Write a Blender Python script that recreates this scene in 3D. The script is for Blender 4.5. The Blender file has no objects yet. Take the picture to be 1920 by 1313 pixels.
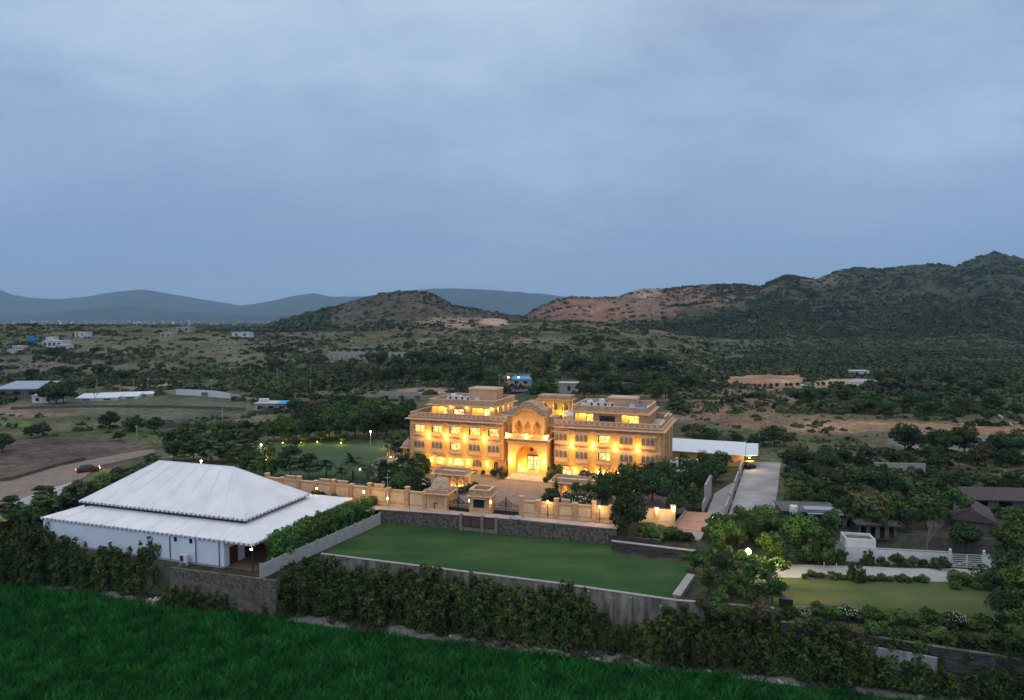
import bpy, math, random
import numpy as np
from mathutils import Vector, Matrix

# ------------------------------------------------------------------ camera
R = math.radians
scene = bpy.context.scene
CAM_H, FPX, PITCH = 33.0, 1280.0, R(2.66)
cam_data = bpy.data.cameras.new('camera')
cam_data.sensor_width = 36.0
cam_data.lens = 36.0 * FPX / 1920.0
cam_data.clip_start = 0.5
cam_data.clip_end = 30000
cam = bpy.data.objects.new('camera', cam_data)
scene.collection.objects.link(cam)
cam.location = (0, 0, CAM_H)
cam.rotation_euler = (math.pi / 2 - PITCH, 0, 0)
scene.camera = cam

# ------------------------------------------------------------------ view, sky, sun
scene.view_settings.view_transform = 'Standard'
scene.view_settings.look = 'None'
scene.view_settings.exposure = 0.0
scene.view_settings.gamma = 1.0
scene.cycles.use_denoising = True
scene.cycles.max_bounces = 6
scene.cycles.diffuse_bounces = 3
scene.cycles.glossy_bounces = 2
scene.cycles.transparent_max_bounces = 6
scene.cycles.volume_bounces = 1
scene.cycles.caustics_reflective = False
scene.cycles.caustics_refractive = False
scene.cycles.sample_clamp_indirect = 4.0

SUN_EL, SUN_ROT = R(14), R(-150)
world = bpy.data.worlds.new('World')
scene.world = world
world.use_nodes = True
wt = world.node_tree
wt.nodes.clear()
W = wt.nodes.new
def wlink(a, b): wt.links.new(a, b)
def wmath(op, a, b=None, c=None, clamp=False):
    n = W('ShaderNodeMath'); n.operation = op; n.use_clamp = clamp
    for i, v in enumerate((a, b, c)):
        if v is None: continue
        if isinstance(v, (int, float)): n.inputs[i].default_value = v
        else: wlink(v, n.inputs[i])
    return n.outputs[0]
def wmix(f, a, b, mode='MIX'):
    n = W('ShaderNodeMix'); n.data_type = 'RGBA'; n.blend_type = mode
    for sock, v in ((n.inputs[0], f), (n.inputs[6], a), (n.inputs[7], b)):
        if isinstance(v, (int, float)): sock.default_value = v
        elif isinstance(v, tuple): sock.default_value = (*v, 1)
        else: wlink(v, sock)
    return n.outputs[2]
tc = W('ShaderNodeTexCoord')
sep = W('ShaderNodeSeparateXYZ'); wlink(tc.outputs['Generated'], sep.inputs[0])
zz = wmath('MAXIMUM', sep.outputs[2], 0.0)
ramp = W('ShaderNodeValToRGB')
wlink(zz, ramp.inputs[0])
cr = ramp.color_ramp
stops = [(0.0, (.315, .435, .66)), (.08, (.32, .445, .665)), (.20, (.355, .49, .70)),
         (.34, (.42, .555, .735)), (.48, (.54, .655, .79)), (1.0, (1.18, 1.14, 1.12))]
cr.elements[0].position = 0; cr.elements[0].color = (*stops[0][1], 1)
cr.elements[1].position = 1; cr.elements[1].color = (*stops[-1][1], 1)
for p_, c_ in stops[1:-1]:
    e = cr.elements.new(p_); e.color = (*c_, 1)
# a high cloud deck: the view direction projected on a plane overhead
den = wmath('ADD', zz, 0.22)
cx = wmath('DIVIDE', sep.outputs[0], den); cy = wmath('DIVIDE', sep.outputs[1], den)
comb = W('ShaderNodeCombineXYZ'); wlink(cx, comb.inputs[0]); wlink(wmath('MULTIPLY', cy, 1.2), comb.inputs[1])
def wnoise(scale, detail, rough, off):
    mp = W('ShaderNodeMapping'); mp.inputs['Location'].default_value = off
    wlink(comb.outputs[0], mp.inputs[0])
    n = W('ShaderNodeTexNoise'); n.inputs['Scale'].default_value = scale
    n.inputs['Detail'].default_value = detail; n.inputs['Roughness'].default_value = rough
    n.inputs['Distortion'].default_value = 0.35
    wlink(mp.outputs[0], n.inputs['Vector'])
    return n.outputs['Fac']
big = wnoise(0.9, 3, .5, (3.9, 0.9, 0)); fine = wnoise(4.2, 8, .62, (9.1, 4.2, 2))
f1 = wmath('MULTIPLY_ADD', wmath('SUBTRACT', big, .5), 2.6, .5, clamp=True)
f2 = wmath('MULTIPLY_ADD', wmath('SUBTRACT', fine, .5), 1.9, .5, clamp=True)
cl = wmath('ADD', wmath('MULTIPLY', f1, .6), wmath('MULTIPLY', f2, .4))
vis = wmath('MULTIPLY', zz, 3.0, clamp=True)          # cloud relief fades near the horizon
bright = wmath('MULTIPLY_ADD', wmath('MULTIPLY', wmath('SUBTRACT', cl, .48), vis), .72, 1.0)
cb = W('ShaderNodeCombineXYZ')
wlink(bright, cb.inputs[0]); wlink(bright, cb.inputs[1])
wlink(wmath('MULTIPLY_ADD', wmath('SUBTRACT', bright, 1.0), .72, 1.0), cb.inputs[2])
over = wmix(1.0, ramp.outputs[0], cb.outputs[0], 'MULTIPLY')
# faint pinkish tint where the deck is thin
over = wmix(wmath('MULTIPLY', wmath('MULTIPLY', wmath('SUBTRACT', cl, .55, clamp=True), vis), 1.3, clamp=True), over, (.62, .60, .76))
sky = W('ShaderNodeTexSky'); sky.sky_type = 'NISHITA'; sky.sun_disc = False
sky.sun_elevation = SUN_EL; sky.sun_rotation = SUN_ROT
skyd = wmix(1.0, sky.outputs[0], (.006, .006, .006), 'MULTIPLY')
over = wmix(1.0, over, skyd, 'ADD')
bg = W('ShaderNodeBackground'); bg.inputs[1].default_value = 1.0
wlink(over, bg.inputs[0])
wo = W('ShaderNodeOutputWorld'); wlink(bg.outputs[0], wo.inputs[0])

sun_d = bpy.data.lights.new('sun', 'SUN'); sun_d.energy = 0.30; sun_d.angle = R(25); sun_d.color = (.86, .90, 1.0)
sun = bpy.data.objects.new('sun', sun_d); scene.collection.objects.link(sun)
sdir = Vector((math.sin(SUN_ROT) * math.cos(R(50)), math.cos(SUN_ROT) * math.cos(R(50)), math.sin(R(50))))
sun.rotation_euler = (-sdir).to_track_quat('-Z', 'Y').to_euler()

# ------------------------------------------------------------------ helpers
col = scene.collection
WARM = (1.0, .60, .10)
def tag(o, label=None, cat=None, group=None, kind=None):
    if label: o['label'] = label
    if cat: o['category'] = cat
    if group: o['group'] = group
    if kind: o['kind'] = kind
    return o
def empty(name, loc=(0, 0, 0), rz=0.0, label=None, cat=None, group=None):
    o = bpy.data.objects.new(name, None); col.objects.link(o)
    o.location = loc; o.rotation_euler = (0, 0, rz); o.empty_display_size = .3
    return tag(o, label, cat, group)
def copy_tree(o, parent=None):
    c = o.copy(); col.objects.link(c); c.parent = parent
    for ch in list(o.children): copy_tree(ch, c)
    return c

class MB:
    """collects faces and links them as ONE mesh object"""
    def __init__(s): s.v, s.f, s.m, s.M = [], [], [], None
    def xf(s, loc=(0, 0, 0), rz=0): s.M = Matrix.Translation(loc) @ Matrix.Rotation(rz, 4, 'Z'); return s
    def add(s, vs, fs, m=0):
        n = len(s.v)
        if s.M is not None: vs = [tuple(s.M @ Vector(p)) for p in vs]
        s.v += [tuple(p) for p in vs]; s.f += [tuple(i + n for i in f) for f in fs]; s.m += [m] * len(fs); return s
    def box(s, x0, x1, y0, y1, z0, z1, m=0):
        return s.add([(x0, y0, z0), (x1, y0, z0), (x1, y1, z0), (x0, y1, z0), (x0, y0, z1), (x1, y0, z1), (x1, y1, z1), (x0, y1, z1)],
                     [(0, 3, 2, 1), (4, 5, 6, 7), (0, 1, 5, 4), (1, 2, 6, 5), (2, 3, 7, 6), (3, 0, 4, 7)], m)
    def bar(s, p0, p1, w, h=None, m=0):
        h = h or w
        a, b = Vector(p0), Vector(p1); d = (b - a).normalized()
        up = Vector((0, 0, 1)) if abs(d.z) < .95 else Vector((0, 1, 0))
        sx = d.cross(up).normalized() * w / 2; sy = sx.cross(d).normalized() * h / 2
        vs = [a - sx - sy, a + sx - sy, a + sx + sy, a - sx + sy, b - sx - sy, b + sx - sy, b + sx + sy, b - sx + sy]
        return s.add(vs, [(0, 3, 2, 1), (4, 5, 6, 7), (0, 1, 5, 4), (1, 2, 6, 5), (2, 3, 7, 6), (3, 0, 4, 7)], m)
    def tube(s, p0, p1, r0, r1=None, n=8, m=0):
        r1 = r0 if r1 is None else r1
        a, b = Vector(p0), Vector(p1); d = (b - a).normalized()
        up = Vector((0, 0, 1)) if abs(d.z) < .95 else Vector((1, 0, 0))
        x = d.cross(up).normalized(); y = d.cross(x)
        vs = []
        for c, r in ((a, r0), (b, r1)):
            vs += [c + (x * math.cos(2 * math.pi * k / n) + y * math.sin(2 * math.pi * k / n)) * r for k in range(n)]
        fs = [(k, (k + 1) % n, n + (k + 1) % n, n + k) for k in range(n)]
        fs += [tuple(range(n - 1, -1, -1)), tuple(range(n, 2 * n))]
        return s.add(vs, fs, m)
    def lathe(s, prof, n=16, c=(0, 0, 0), m=0, sq=0):
        vs, fs = [], []
        for r, z in prof:
            for k in range(n):
                a = 2 * math.pi * (k + .5) / n
                vs.append((c[0] + r * math.cos(a), c[1] + r * math.sin(a), c[2] + z))
        for i in range(len(prof) - 1):
            for k in range(n):
                fs.append((i * n + k, i * n + (k + 1) % n, (i + 1) * n + (k + 1) % n, (i + 1) * n + k))
        fs.append(tuple(range(n - 1, -1, -1))); fs.append(tuple(range((len(prof) - 1) * n, len(prof) * n)))
        return s.add(vs, fs, m)
    def prism(s, pts, z0, z1, m=0):
        """pts: xy polygon, counter-clockwise; z0/z1 numbers or lists"""
        n = len(pts)
        if sum(pts[i][0] * pts[(i + 1) % n][1] - pts[(i + 1) % n][0] * pts[i][1] for i in range(n)) < 0: pts = pts[::-1]
        Z0 = z0 if isinstance(z0, (list, tuple)) else [z0] * n
        Z1 = z1 if isinstance(z1, (list, tuple)) else [z1] * n
        vs = [(p[0], p[1], z) for p, z in zip(pts, Z0)] + [(p[0], p[1], z) for p, z in zip(pts, Z1)]
        return s.add(vs, [tuple(range(n - 1, -1, -1)), tuple(range(n, 2 * n))] + [(i, (i + 1) % n, n + (i + 1) % n, n + i) for i in range(n)], m)
    def xzprism(s, pts, y0, y1, m=0):
        """pts: x,z polygon extruded from y0 to y1"""
        n = len(pts)
        vs = [(p[0], y0, p[1]) for p in pts] + [(p[0], y1, p[1]) for p in pts]
        return s.add(vs, [tuple(range(n)), tuple(range(2 * n - 1, n - 1, -1))] + [(i, n + i, n + (i + 1) % n, (i + 1) % n) for i in range(n)], m)
    def arches(s, x0, x1, z0, z1, ops, y0, y1, m=0, n=8):
        """wall from x0..x1, z0..z1 with openings (cx, w, sill, spring, rise, kind)"""
        x = x0
        for cx_, w, sill, spr, rise, kind in sorted(ops):
            a, b = cx_ - w / 2, cx_ + w / 2
            if a > x + 1e-4: s.box(x, a, y0, y1, z0, z1, m)
            if sill > z0 + 1e-4: s.box(a, b, y0, y1, z0, sill, m)
            prev = None
            for k in range(n + 1):
                q = -1 + 2 * k / n
                if kind == 'round': h = rise * math.sqrt(max(0, 1 - q * q))
                elif kind == 'flat': h = 0 if rise == 0 else rise
                else: h = rise * (1 - abs(q)) ** .55
                p = (cx_ + q * w / 2, spr + h)
                if prev: s.xzprism([prev, p, (p[0], z1), (prev[0], z1)], y0, y1, m)
                prev = p
            x = b
        if x1 > x + 1e-4: s.box(x, x1, y0, y1, z0, z1, m)
        return s
    def build(s, name, mats, parent=None, loc=None, rz=None, smooth=False):
        me = bpy.data.meshes.new(name)
        me.from_pydata(s.v, [], s.f)
        if not isinstance(mats, (list, tuple)): mats = [mats]
        for m in mats: me.materials.append(m)
        me.polygons.foreach_set('material_index', s.m)
        if smooth: me.polygons.foreach_set('use_smooth', [True] * len(s.f))
        me.update()
        o = bpy.data.objects.new(name, me); col.objects.link(o)
        if parent: o.parent = parent
        if loc is not None: o.location = loc
        if rz is not None: o.rotation_euler = (0, 0, rz)
        return o
def inst(o, loc, rz=0, parent=None):
    c = o.copy(); col.objects.link(c); c.location = loc; c.rotation_euler = (0, 0, rz)
    if parent is not None: c.parent = parent
    return c
def npmesh(name, V, F, mats, mi=None, colattr=None):
    """V n x 3, F m x 4 (or m x 3) numpy"""
    me = bpy.data.meshes.new(name)
    V = np.asarray(V, np.float32); F = np.asarray(F, np.int32); k = F.shape[1]
    me.vertices.add(len(V)); me.vertices.foreach_set('co', V.ravel())
    me.loops.add(F.size); me.loops.foreach_set('vertex_index', F.ravel())
    me.polygons.add(len(F)); me.polygons.foreach_set('loop_start', np.arange(0, F.size, k, dtype=np.int32))
    me.polygons.foreach_set('loop_total', np.full(len(F), k, np.int32))
    for m in (mats if isinstance(mats, (list, tuple)) else [mats]): me.materials.append(m)
    if mi is not None: me.polygons.foreach_set('material_index', np.asarray(mi, np.int32))
    if colattr is not None:
        a = me.color_attributes.new('cover', 'FLOAT_COLOR', 'POINT')
        a.data.foreach_set('color', np.concatenate([colattr, np.ones((len(colattr), 1))], 1).astype(np.float32).ravel())
    me.update(calc_edges=True)
    return me
def plight(loc, power, parent, color=WARM, r=.12, name='lamp_light', spot=None, rot=None):
    d = bpy.data.lights.new(name, 'SPOT' if spot else 'POINT'); d.energy = power; d.color = color; d.shadow_soft_size = r
    if spot: d.spot_size = R(spot); d.spot_blend = .6
    o = bpy.data.objects.new(name, d); col.objects.link(o); o.parent = parent; o.location = loc
    if rot: o.rotation_euler = rot
    return o
ORD = ['first', 'second', 'third', 'fourth', 'fifth', 'sixth', 'seventh', 'eighth', 'ninth', 'tenth', 'eleventh', 'twelfth', 'thirteenth',
       'fourteenth', 'fifteenth', 'sixteenth', 'seventeenth', 'eighteenth', 'nineteenth', 'twentieth']
def ordw(i, n=None):
    if i < 20: w = ORD[i]
    else:
        T = {20: 'twenty', 30: 'thirty', 40: 'forty', 50: 'fifty', 60: 'sixty', 70: 'seventy', 80: 'eighty', 90: 'ninety'}
        TT = {20: 'twentieth', 30: 'thirtieth', 40: 'fortieth', 50: 'fiftieth', 60: 'sixtieth', 70: 'seventieth', 80: 'eightieth', 90: 'ninetieth'}
        k = i + 1; t, u = k // 10 * 10, k % 10
        w = TT[t] if u == 0 else T[t] + '-' + ORD[u - 1]
    return w

# ------------------------------------------------------------------ noise and the lie of the land
def vnoise(x, y, seed=0):
    xi = np.floor(x).astype(np.int64); yi = np.floor(y).astype(np.int64)
    fx = x - xi; fy = y - yi; fx = fx * fx * (3 - 2 * fx); fy = fy * fy * (3 - 2 * fy)
    def h(a, b):
        n = (a * 374761393 + b * 668265263 + seed * 1442695041) & 0x7fffffff
        n = ((n ^ (n >> 13)) * 1274126177) & 0x7fffffff
        return ((n ^ (n >> 16)) & 0xffff) / 65535.0
    return (h(xi, yi) * (1 - fx) + h(xi + 1, yi) * fx) * (1 - fy) + (h(xi, yi + 1) * (1 - fx) + h(xi + 1, yi + 1) * fx) * fy
def fbm(x, y, oct=4, seed=0):
    s, a, t = 0, 1.0, 0
    for k in range(oct):
        s = s + a * vnoise(x * 2 ** k + 17.3 * k, y * 2 ** k - 9.1 * k, seed + k); t += a; a *= .5
    return s / t
def sstep(p): p = np.clip(p, 0, 1); return p * p * (3 - 2 * p)

HOR = 656.5 - FPX * math.tan(PITCH)
def crest(pts, Yc):
    px = np.array([p[0] for p in pts], float); py = np.array([p[1] for p in pts], float)
    return px, py
# crest line of each range as seen from the air: bearing (pixel column) and height
RANGES = [
 dict(Yc=700, Yf=370, Yb=1000, gul=.30, sc=90, pts=[(-900, 612), (0, 610), (300, 612), (480, 622), (560, 622), (700, 622), (780, 612), (860, 607), (960, 605), (1060, 604), (1130, 606), (1250, 622), (1340, 650), (1400, 684), (1450, 700), (1500, 730), (2800, 760)]),
 dict(Yc=1300, Yf=820, Yb=1700, gul=.45, sc=130, pts=[(-900, 640), (440, 630), (500, 612), (545, 600), (620, 578), (690, 556), (720, 549), (760, 546), (800, 549), (830, 560), (850, 573), (880, 576), (930, 587), (980, 594), (1010, 603), (1060, 615), (1200, 640), (2800, 660)]),
 dict(Yc=1550, Yf=700, Yb=2300, gul=.55, sc=210, pts=[(-900, 640), (900, 620), (960, 602), (985, 592), (1010, 577), (1040, 564), (1070, 556), (1110, 558), (1160, 556), (1190, 546), (1215, 541), (1250, 543), (1300, 536), (1350, 533), (1390, 534), (1425, 538), (1450, 525), (1475, 517), (1505, 521), (1530, 523), (1560, 512), (1600, 503), (1650, 506), (1700, 498), (1750, 495), (1790, 501), (1820, 487), (1860, 472), (1885, 479), (1925, 489), (2000, 484), (2300, 470), (2800, 480)]),
 dict(Yc=14000, Yf=10500, Yb=17500, gul=.8, sc=1500, pts=[(-900, 560), (-200, 540), (-40, 528), (0, 541), (30, 553), (60, 558), (110, 561), (160, 557), (200, 549), (240, 545), (270, 543), (300, 547), (330, 553), (400, 563), (450, 573), (490, 568), (520, 562), (550, 555), (590, 550), (625, 557), (655, 554), (680, 555), (740, 565), (800, 580), (2800, 590)]),
 dict(Yc=12500, Yf=9500, Yb=15500, gul=.8, sc=1300, pts=[(-900, 610), (600, 600), (680, 575), (740, 552), (780, 543), (820, 541), (860, 541), (900, 543), (950, 545), (1010, 550), (1060, 556), (1120, 570), (1200, 590), (2800, 600)]),
 dict(Yc=9500, Yf=7800, Yb=11500, gul=.7, sc=1000, pts=[(-900, 590), (-100, 583), (60, 590), (150, 580), (230, 574), (300, 580), (400, 588), (520, 592), (640, 590), (700, 600), (2800, 610)]),
]
for r in RANGES: r['px'], r['py'] = crest(r['pts'], r['Yc'])
FRONT = [(-140, 124), (-60, 99), (-48, 95.6), (-31.8, 90.5), (-30.2, 98.6), (-28, 99.6), (6.2, 88.3), (20, 83), (31.3, 79.1), (38.4, 75.9), (47.2, 72.2), (55.7, 68.9), (100, 53), (200, 30)]
BACKL = [(-160, 142), (-60, 128), (-22.7, 118.3), (16.1, 107.6), (26.3, 109.5), (27.6, 117), (34.6, 117.3), (36, 112), (41, 110), (46, 106), (60, 104), (140, 104)]
fxp, fyp = np.array(FRONT, float).T
bxp, byp = np.array(BACKL, float).T
def land(x, y):
    x = np.asarray(x, float); y = np.asarray(y, float)
    s1 = sstep((y - np.interp(x, fxp, fyp) - .15) / 1.0)
    s2 = sstep((y - np.interp(x, bxp, byp) + 1.6) / 1.6)
    z = -7 + 4.75 * s1 + 2.2 * s2
    far = sstep((y - 190) / 160)
    z = z + far * (fbm(x / 90, y / 90, 3, 5) - .5) * 5
    px = 960 + FPX * x / np.maximum(y, 1)
    for k, r in enumerate(RANGES):
        Yc = r['Yc'] * (1 + .10 * (vnoise(px / 130, px * 0 + k, 40 + k) - .5))
        hc = CAM_H - (np.interp(px, r['px'], r['py']) - HOR) / FPX * Yc
        hc = np.maximum(hc, 0)
        pf = (y - r['Yf']) / (Yc - r['Yf']); pb = (r['Yb'] - y) / (r['Yb'] - Yc)
        p = np.clip(np.minimum(pf, pb), 0, 1)
        s = np.where(pf < pb, .45 * p + .55 * sstep(p), sstep(p))
        g = 1 - np.abs(2 * fbm(x / r['sc'], y / r['sc'], 4, 60 + k) - 1) * 2
        s = s * (1 + r['gul'] * (g - .8) * 2.2 * p * (1 - p))
        z = np.maximum(z, s * hc + z * (1 - np.clip(p * 4, 0, 1)) * (hc > 0) + np.where(hc > 0, 0, -50)) if True else z
    return z
def ray(px, py):
    dx, dy = (px - 960) / FPX, (656.5 - py) / FPX
    d = np.array([dx, math.cos(PITCH) + dy * math.sin(PITCH), -math.sin(PITCH) + dy * math.cos(PITCH)])
    return d / d[1]
_YS = np.concatenate([np.arange(40, 260, .5), np.geomspace(260, 2600, 500)])
def G(px, py, z=None):
    """the point of the ground (or of the level z) at a pixel of the photograph"""
    d = ray(px, py)
    if z is not None:
        t = (z - CAM_H) / d[2]; return Vector((d[0] * t, t, z))
    zs = CAM_H + d[2] * _YS; h = land(d[0] * _YS, _YS)
    below = np.nonzero(zs < h)[0]
    i = below[0] if len(below) else len(_YS) - 1
    t = _YS[i]
    if i > 0:
        a = zs[i - 1] - h[i - 1]; b = zs[i] - h[i]; t = _YS[i - 1] + (_YS[i] - _YS[i - 1]) * a / (a - b) if a != b else t
    return Vector((d[0] * t, t, float(land(d[0] * t, t))))
def proj(x, y, z):
    dz = z - CAM_H
    depth = y * math.cos(PITCH) - dz * math.sin(PITCH); up = y * math.sin(PITCH) + dz * math.cos(PITCH)
    return 960 + FPX * x / depth, 656.5 - FPX * up / depth

# ------------------------------------------------------------------ materials
def mat(name, color, rough=.8, c2=None, scale=1.0, detail=5, bump=0.0, bscale=None, metal=0.0, spec=.3, coord='Object', stretch=None,
        brick=None, contrast=1.6, obrand=0.0, c3=None):
    m = bpy.data.materials.new(name); m.use_nodes = True
    t = m.node_tree; N = t.nodes; L = t.links
    p = N['Principled BSDF']; p.inputs['Roughness'].default_value = rough; p.inputs['Metallic'].default_value = metal
    p.inputs['Specular IOR Level'].default_value = spec
    tc = N.new('ShaderNodeTexCoord'); mp = N.new('ShaderNodeMapping')
    if stretch: mp.inputs['Scale'].default_value = stretch
    L.new(tc.outputs[coord], mp.inputs[0])
    c2 = c2 or tuple(c * .78 for c in color)
    nz = N.new('ShaderNodeTexNoise'); nz.inputs['Scale'].default_value = scale; nz.inputs['Detail'].default_value = detail
    nz.inputs['Roughness'].default_value = .6
    L.new(mp.outputs[0], nz.inputs['Vector'])
    rp = N.new('ShaderNodeValToRGB'); rp.color_ramp.elements[0].position = .5 - .5 / contrast / 1.5; rp.color_ramp.elements[1].position = .5 + .5 / contrast / 1.5
    rp.color_ramp.elements[0].color = (*c2, 1); rp.color_ramp.elements[1].color = (*color, 1)
    if c3:
        e = rp.color_ramp.elements.new(.5); e.color = (*c3, 1)
    L.new(nz.outputs['Fac'], rp.inputs[0])
    out = rp.outputs[0]
    def mul(a, f):
        x = N.new('ShaderNodeMix'); x.data_type = 'RGBA'; x.blend_type = 'MULTIPLY'; x.inputs[0].default_value = 1
        L.new(a, x.inputs[6]); L.new(f, x.inputs[7]); return x.outputs[2]
    if brick:
        b = N.new('ShaderNodeTexBrick'); b.inputs['Scale'].default_value = brick[0]
        b.inputs['Color1'].default_value = (1, 1, 1, 1); b.inputs['Color2'].default_value = (brick[1],) * 3 + (1,); b.inputs['Mortar'].default_value = (brick[2],) * 3 + (1,)
        b.inputs['Mortar Size'].default_value = brick[3]
        sx = N.new('ShaderNodeSeparateXYZ'); cx_ = N.new('ShaderNodeCombineXYZ'); ad = N.new('ShaderNodeMath')
        L.new(tc.outputs[coord], sx.inputs[0])
        if len(brick) > 4 and brick[4] == 'floor':
            L.new(sx.outputs[0], cx_.inputs[0]); L.new(sx.outputs[1], cx_.inputs[1])
        else:
            L.new(sx.outputs[0], ad.inputs[0]); L.new(sx.outputs[1], ad.inputs[1]); L.new(ad.outputs[0], cx_.inputs[0]); L.new(sx.outputs[2], cx_.inputs[1])
        L.new(cx_.outputs[0], b.inputs['Vector'])
        out = mul(out, b.outputs[0])
    if obrand:
        oi = N.new('ShaderNodeObjectInfo'); mr = N.new('ShaderNodeMapRange'); mr.inputs[3].default_value = 1 - obrand; mr.inputs[4].default_value = 1 + obrand
        L.new(oi.outputs['Random'], mr.inputs[0])
        out = mul(out, mr.outputs[0])
        hs = N.new('ShaderNodeHueSaturation'); m2 = N.new('ShaderNodeMath'); m2.operation = 'MULTIPLY'; m2.inputs[1].default_value = 7.31
        m3 = N.new('ShaderNodeMath'); m3.operation = 'FRACT'; m4 = N.new('ShaderNodeMapRange'); m4.inputs[3].default_value = .475; m4.inputs[4].default_value = .52
        L.new(oi.outputs['Random'], m2.inputs[0]); L.new(m2.outputs[0], m3.inputs[0]); L.new(m3.outputs[0], m4.inputs[0]); L.new(m4.outputs[0], hs.inputs['Hue'])
        L.new(out, hs.inputs['Color']); out = hs.outputs[0]
    L.new(out, p.inputs['Base Color'])
    if bump:
        bn = N.new('ShaderNodeTexNoise'); bn.inputs['Scale'].default_value = bscale or scale * 4; bn.inputs['Detail'].default_value = 6
        L.new(mp.outputs[0], bn.inputs['Vector'])
        bp = N.new('ShaderNodeBump'); bp.inputs['Distance'].default_value = bump; bp.inputs['Strength'].default_value = 1
        L.new(bn.outputs['Fac'], bp.inputs['Height']); L.new(bp.outputs[0], p.inputs['Normal'])
    return m
def glow(name, color, strength, scale=None, dark=.35):
    m = bpy.data.materials.new(name); m.use_nodes = True
    N = m.node_tree.nodes; L = m.node_tree.links; p = N['Principled BSDF']
    p.inputs['Base Color'].default_value = (*[c * .5 for c in color], 1); p.inputs['Roughness'].default_value = .3
    p.inputs['Emission Color'].default_value = (*color, 1); p.inputs['Emission Strength'].default_value = strength
    if scale:
        tc = N.new('ShaderNodeTexCoord'); oi = N.new('ShaderNodeObjectInfo'); va = N.new('ShaderNodeVectorMath'); va.operation = 'ADD'
        sc = N.new('ShaderNodeVectorMath'); sc.operation = 'SCALE'; sc.inputs['Scale'].default_value = 40
        nz = N.new('ShaderNodeTexNoise'); nz.inputs['Scale'].default_value = scale; nz.inputs['Detail'].default_value = 3
        L.new(oi.outputs['Location'], sc.inputs[0]); L.new(sc.outputs[0], va.inputs[0]); L.new(tc.outputs['Object'], va.inputs[1]); L.new(va.outputs[0], nz.inputs['Vector'])
        mr = N.new('ShaderNodeMapRange'); mr.inputs[1].default_value = .38; mr.inputs[2].default_value = .6
        mr.inputs[3].default_value = strength * dark; mr.inputs[4].default_value = strength
        L.new(nz.outputs['Fac'], mr.inputs[0]); L.new(mr.outputs[0], p.inputs['Emission Strength'])
    return m
M = {}
M['sand'] = mat('sandstone', (.74, .44, .255), .85, (.52, .29, .16), .8, 6, .02, 6, brick=(1.0, .84, .6, .02))
M['sand_pale'] = mat('pale_sandstone', (.78, .52, .32), .85, (.60, .38, .225), 1.2, 6, .02, 8)
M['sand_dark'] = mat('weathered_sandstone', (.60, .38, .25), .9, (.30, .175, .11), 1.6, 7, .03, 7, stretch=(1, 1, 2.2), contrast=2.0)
M['plaster'] = mat('golden_plaster', (.78, .455, .175), .8, (.62, .34, .12), .9, 5, .01, 9)
M['dome'] = mat('dome_stone', (.58, .42, .31), .9, (.32, .23, .17), 2.2, 6, .03, 9)
M['frame'] = mat('dark_bronze_frame', (.035, .022, .015), .4, scale=5)
M['stone_frame'] = mat('window_tracery', (.55, .42, .30), .8, scale=4)
M['curtain'] = mat('grey_curtain_glass', (.21, .175, .20), .3, (.07, .058, .075), 3.5, 2, spec=.6, stretch=(6, 1, .3))
M['darkglass'] = mat('dark_glass', (.02, .02, .026), .08, spec=.8, scale=2)
M['lit'] = glow('lit_window_pane', (1.0, .70, .22), 1.9, 2.3, .10)
M['lit2'] = glow('lit_door_pane', (1.0, .78, .36), 1.7, 2.0, .15)
M['bulb'] = glow('lamp_glass', (1.0, .72, .28), 22)
M['bulbs'] = glow('small_lamp_glass', (1.0, .70, .16), 9)
M['bulbw'] = glow('white_lamp_glass', (1.0, .86, .62), 22)
M['town'] = glow('town_light', (1.0, .85, .66), 2.0)
M['roof_w'] = mat('white_roof_screed', (.62, .61, .60), .8, (.42, .41, .41), 1.0, 5)
M['steelw'] = mat('white_enamel', (.66, .66, .68), .5, (.50, .50, .53), 2)
M['grill'] = mat('dark_grille', (.05, .05, .055), .6)
M['solar'] = mat('solar_cells', (.02, .035, .10), .15, (.015, .02, .06), 2, spec=.7, brick=(1.6, .9, 3.2, .03, 'floor'))
M['paving'] = mat('plaza_paving', (.29, .215, .20), .8, (.20, .145, .135), .5, 6, .01, 6, brick=(1.1, .85, .6, .03, 'floor'))
M['path'] = mat('pink_footpath', (.55, .45, .42), .85, (.42, .34, .32), .5, 6, .01, 5, brick=(.7, .93, .75, .02, 'floor'))
M['concrete'] = mat('drive_concrete', (.42, .40, .41), .9, (.25, .235, .24), .22, 10, .01, 3, brick=(.18, .94, .5, .006, 'floor'))
M['roadw'] = mat('pale_road', (.42, .42, .44), .9, (.27, .27, .28), .3, 10)
M['lawn'] = mat('mown_lawn', (.052, .098, .025), .95, (.010, .042, .008), .14, 12, .03, 6, coord='Object', stretch=(.6, 1.5, 1), contrast=1.7, c3=(.022, .070, .014))
M['lawn_y'] = mat('worn_lawn', (.125, .120, .040), .95, (.036, .066, .020), .16, 12, .03, 6, stretch=(.6, 1.5, 1), contrast=1.7, c3=(.070, .095, .030))
M['lawn_g'] = mat('garden_lawn', (.045, .095, .038), .95, (.030, .068, .028), .12, 8)
M['stone'] = mat('rubble_stone', (.17, .145, .125), .95, (.045, .038, .035), 2.6, 6, .12, 3.5, contrast=2.4)
M['stone_b'] = mat('black_stone', (.085, .08, .085), .9, (.022, .022, .025), 1.2, 6, .12, 3, stretch=(.6, .6, 4), contrast=2.2)
M['steps'] = mat('pale_marble', (.66, .58, .48), .6, (.52, .45, .37), 1.2, 4)
M['cap'] = mat('pale_coping', (.40, .38, .36), .9, (.26, .24, .23), 1.5, 6)
M['oldwall'] = mat('stained_plaster_wall', (.33, .30, .265), .95, (.035, .03, .026), .6, 9, .03, 3, stretch=(1.3, 1.3, .35), contrast=1.8)
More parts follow.
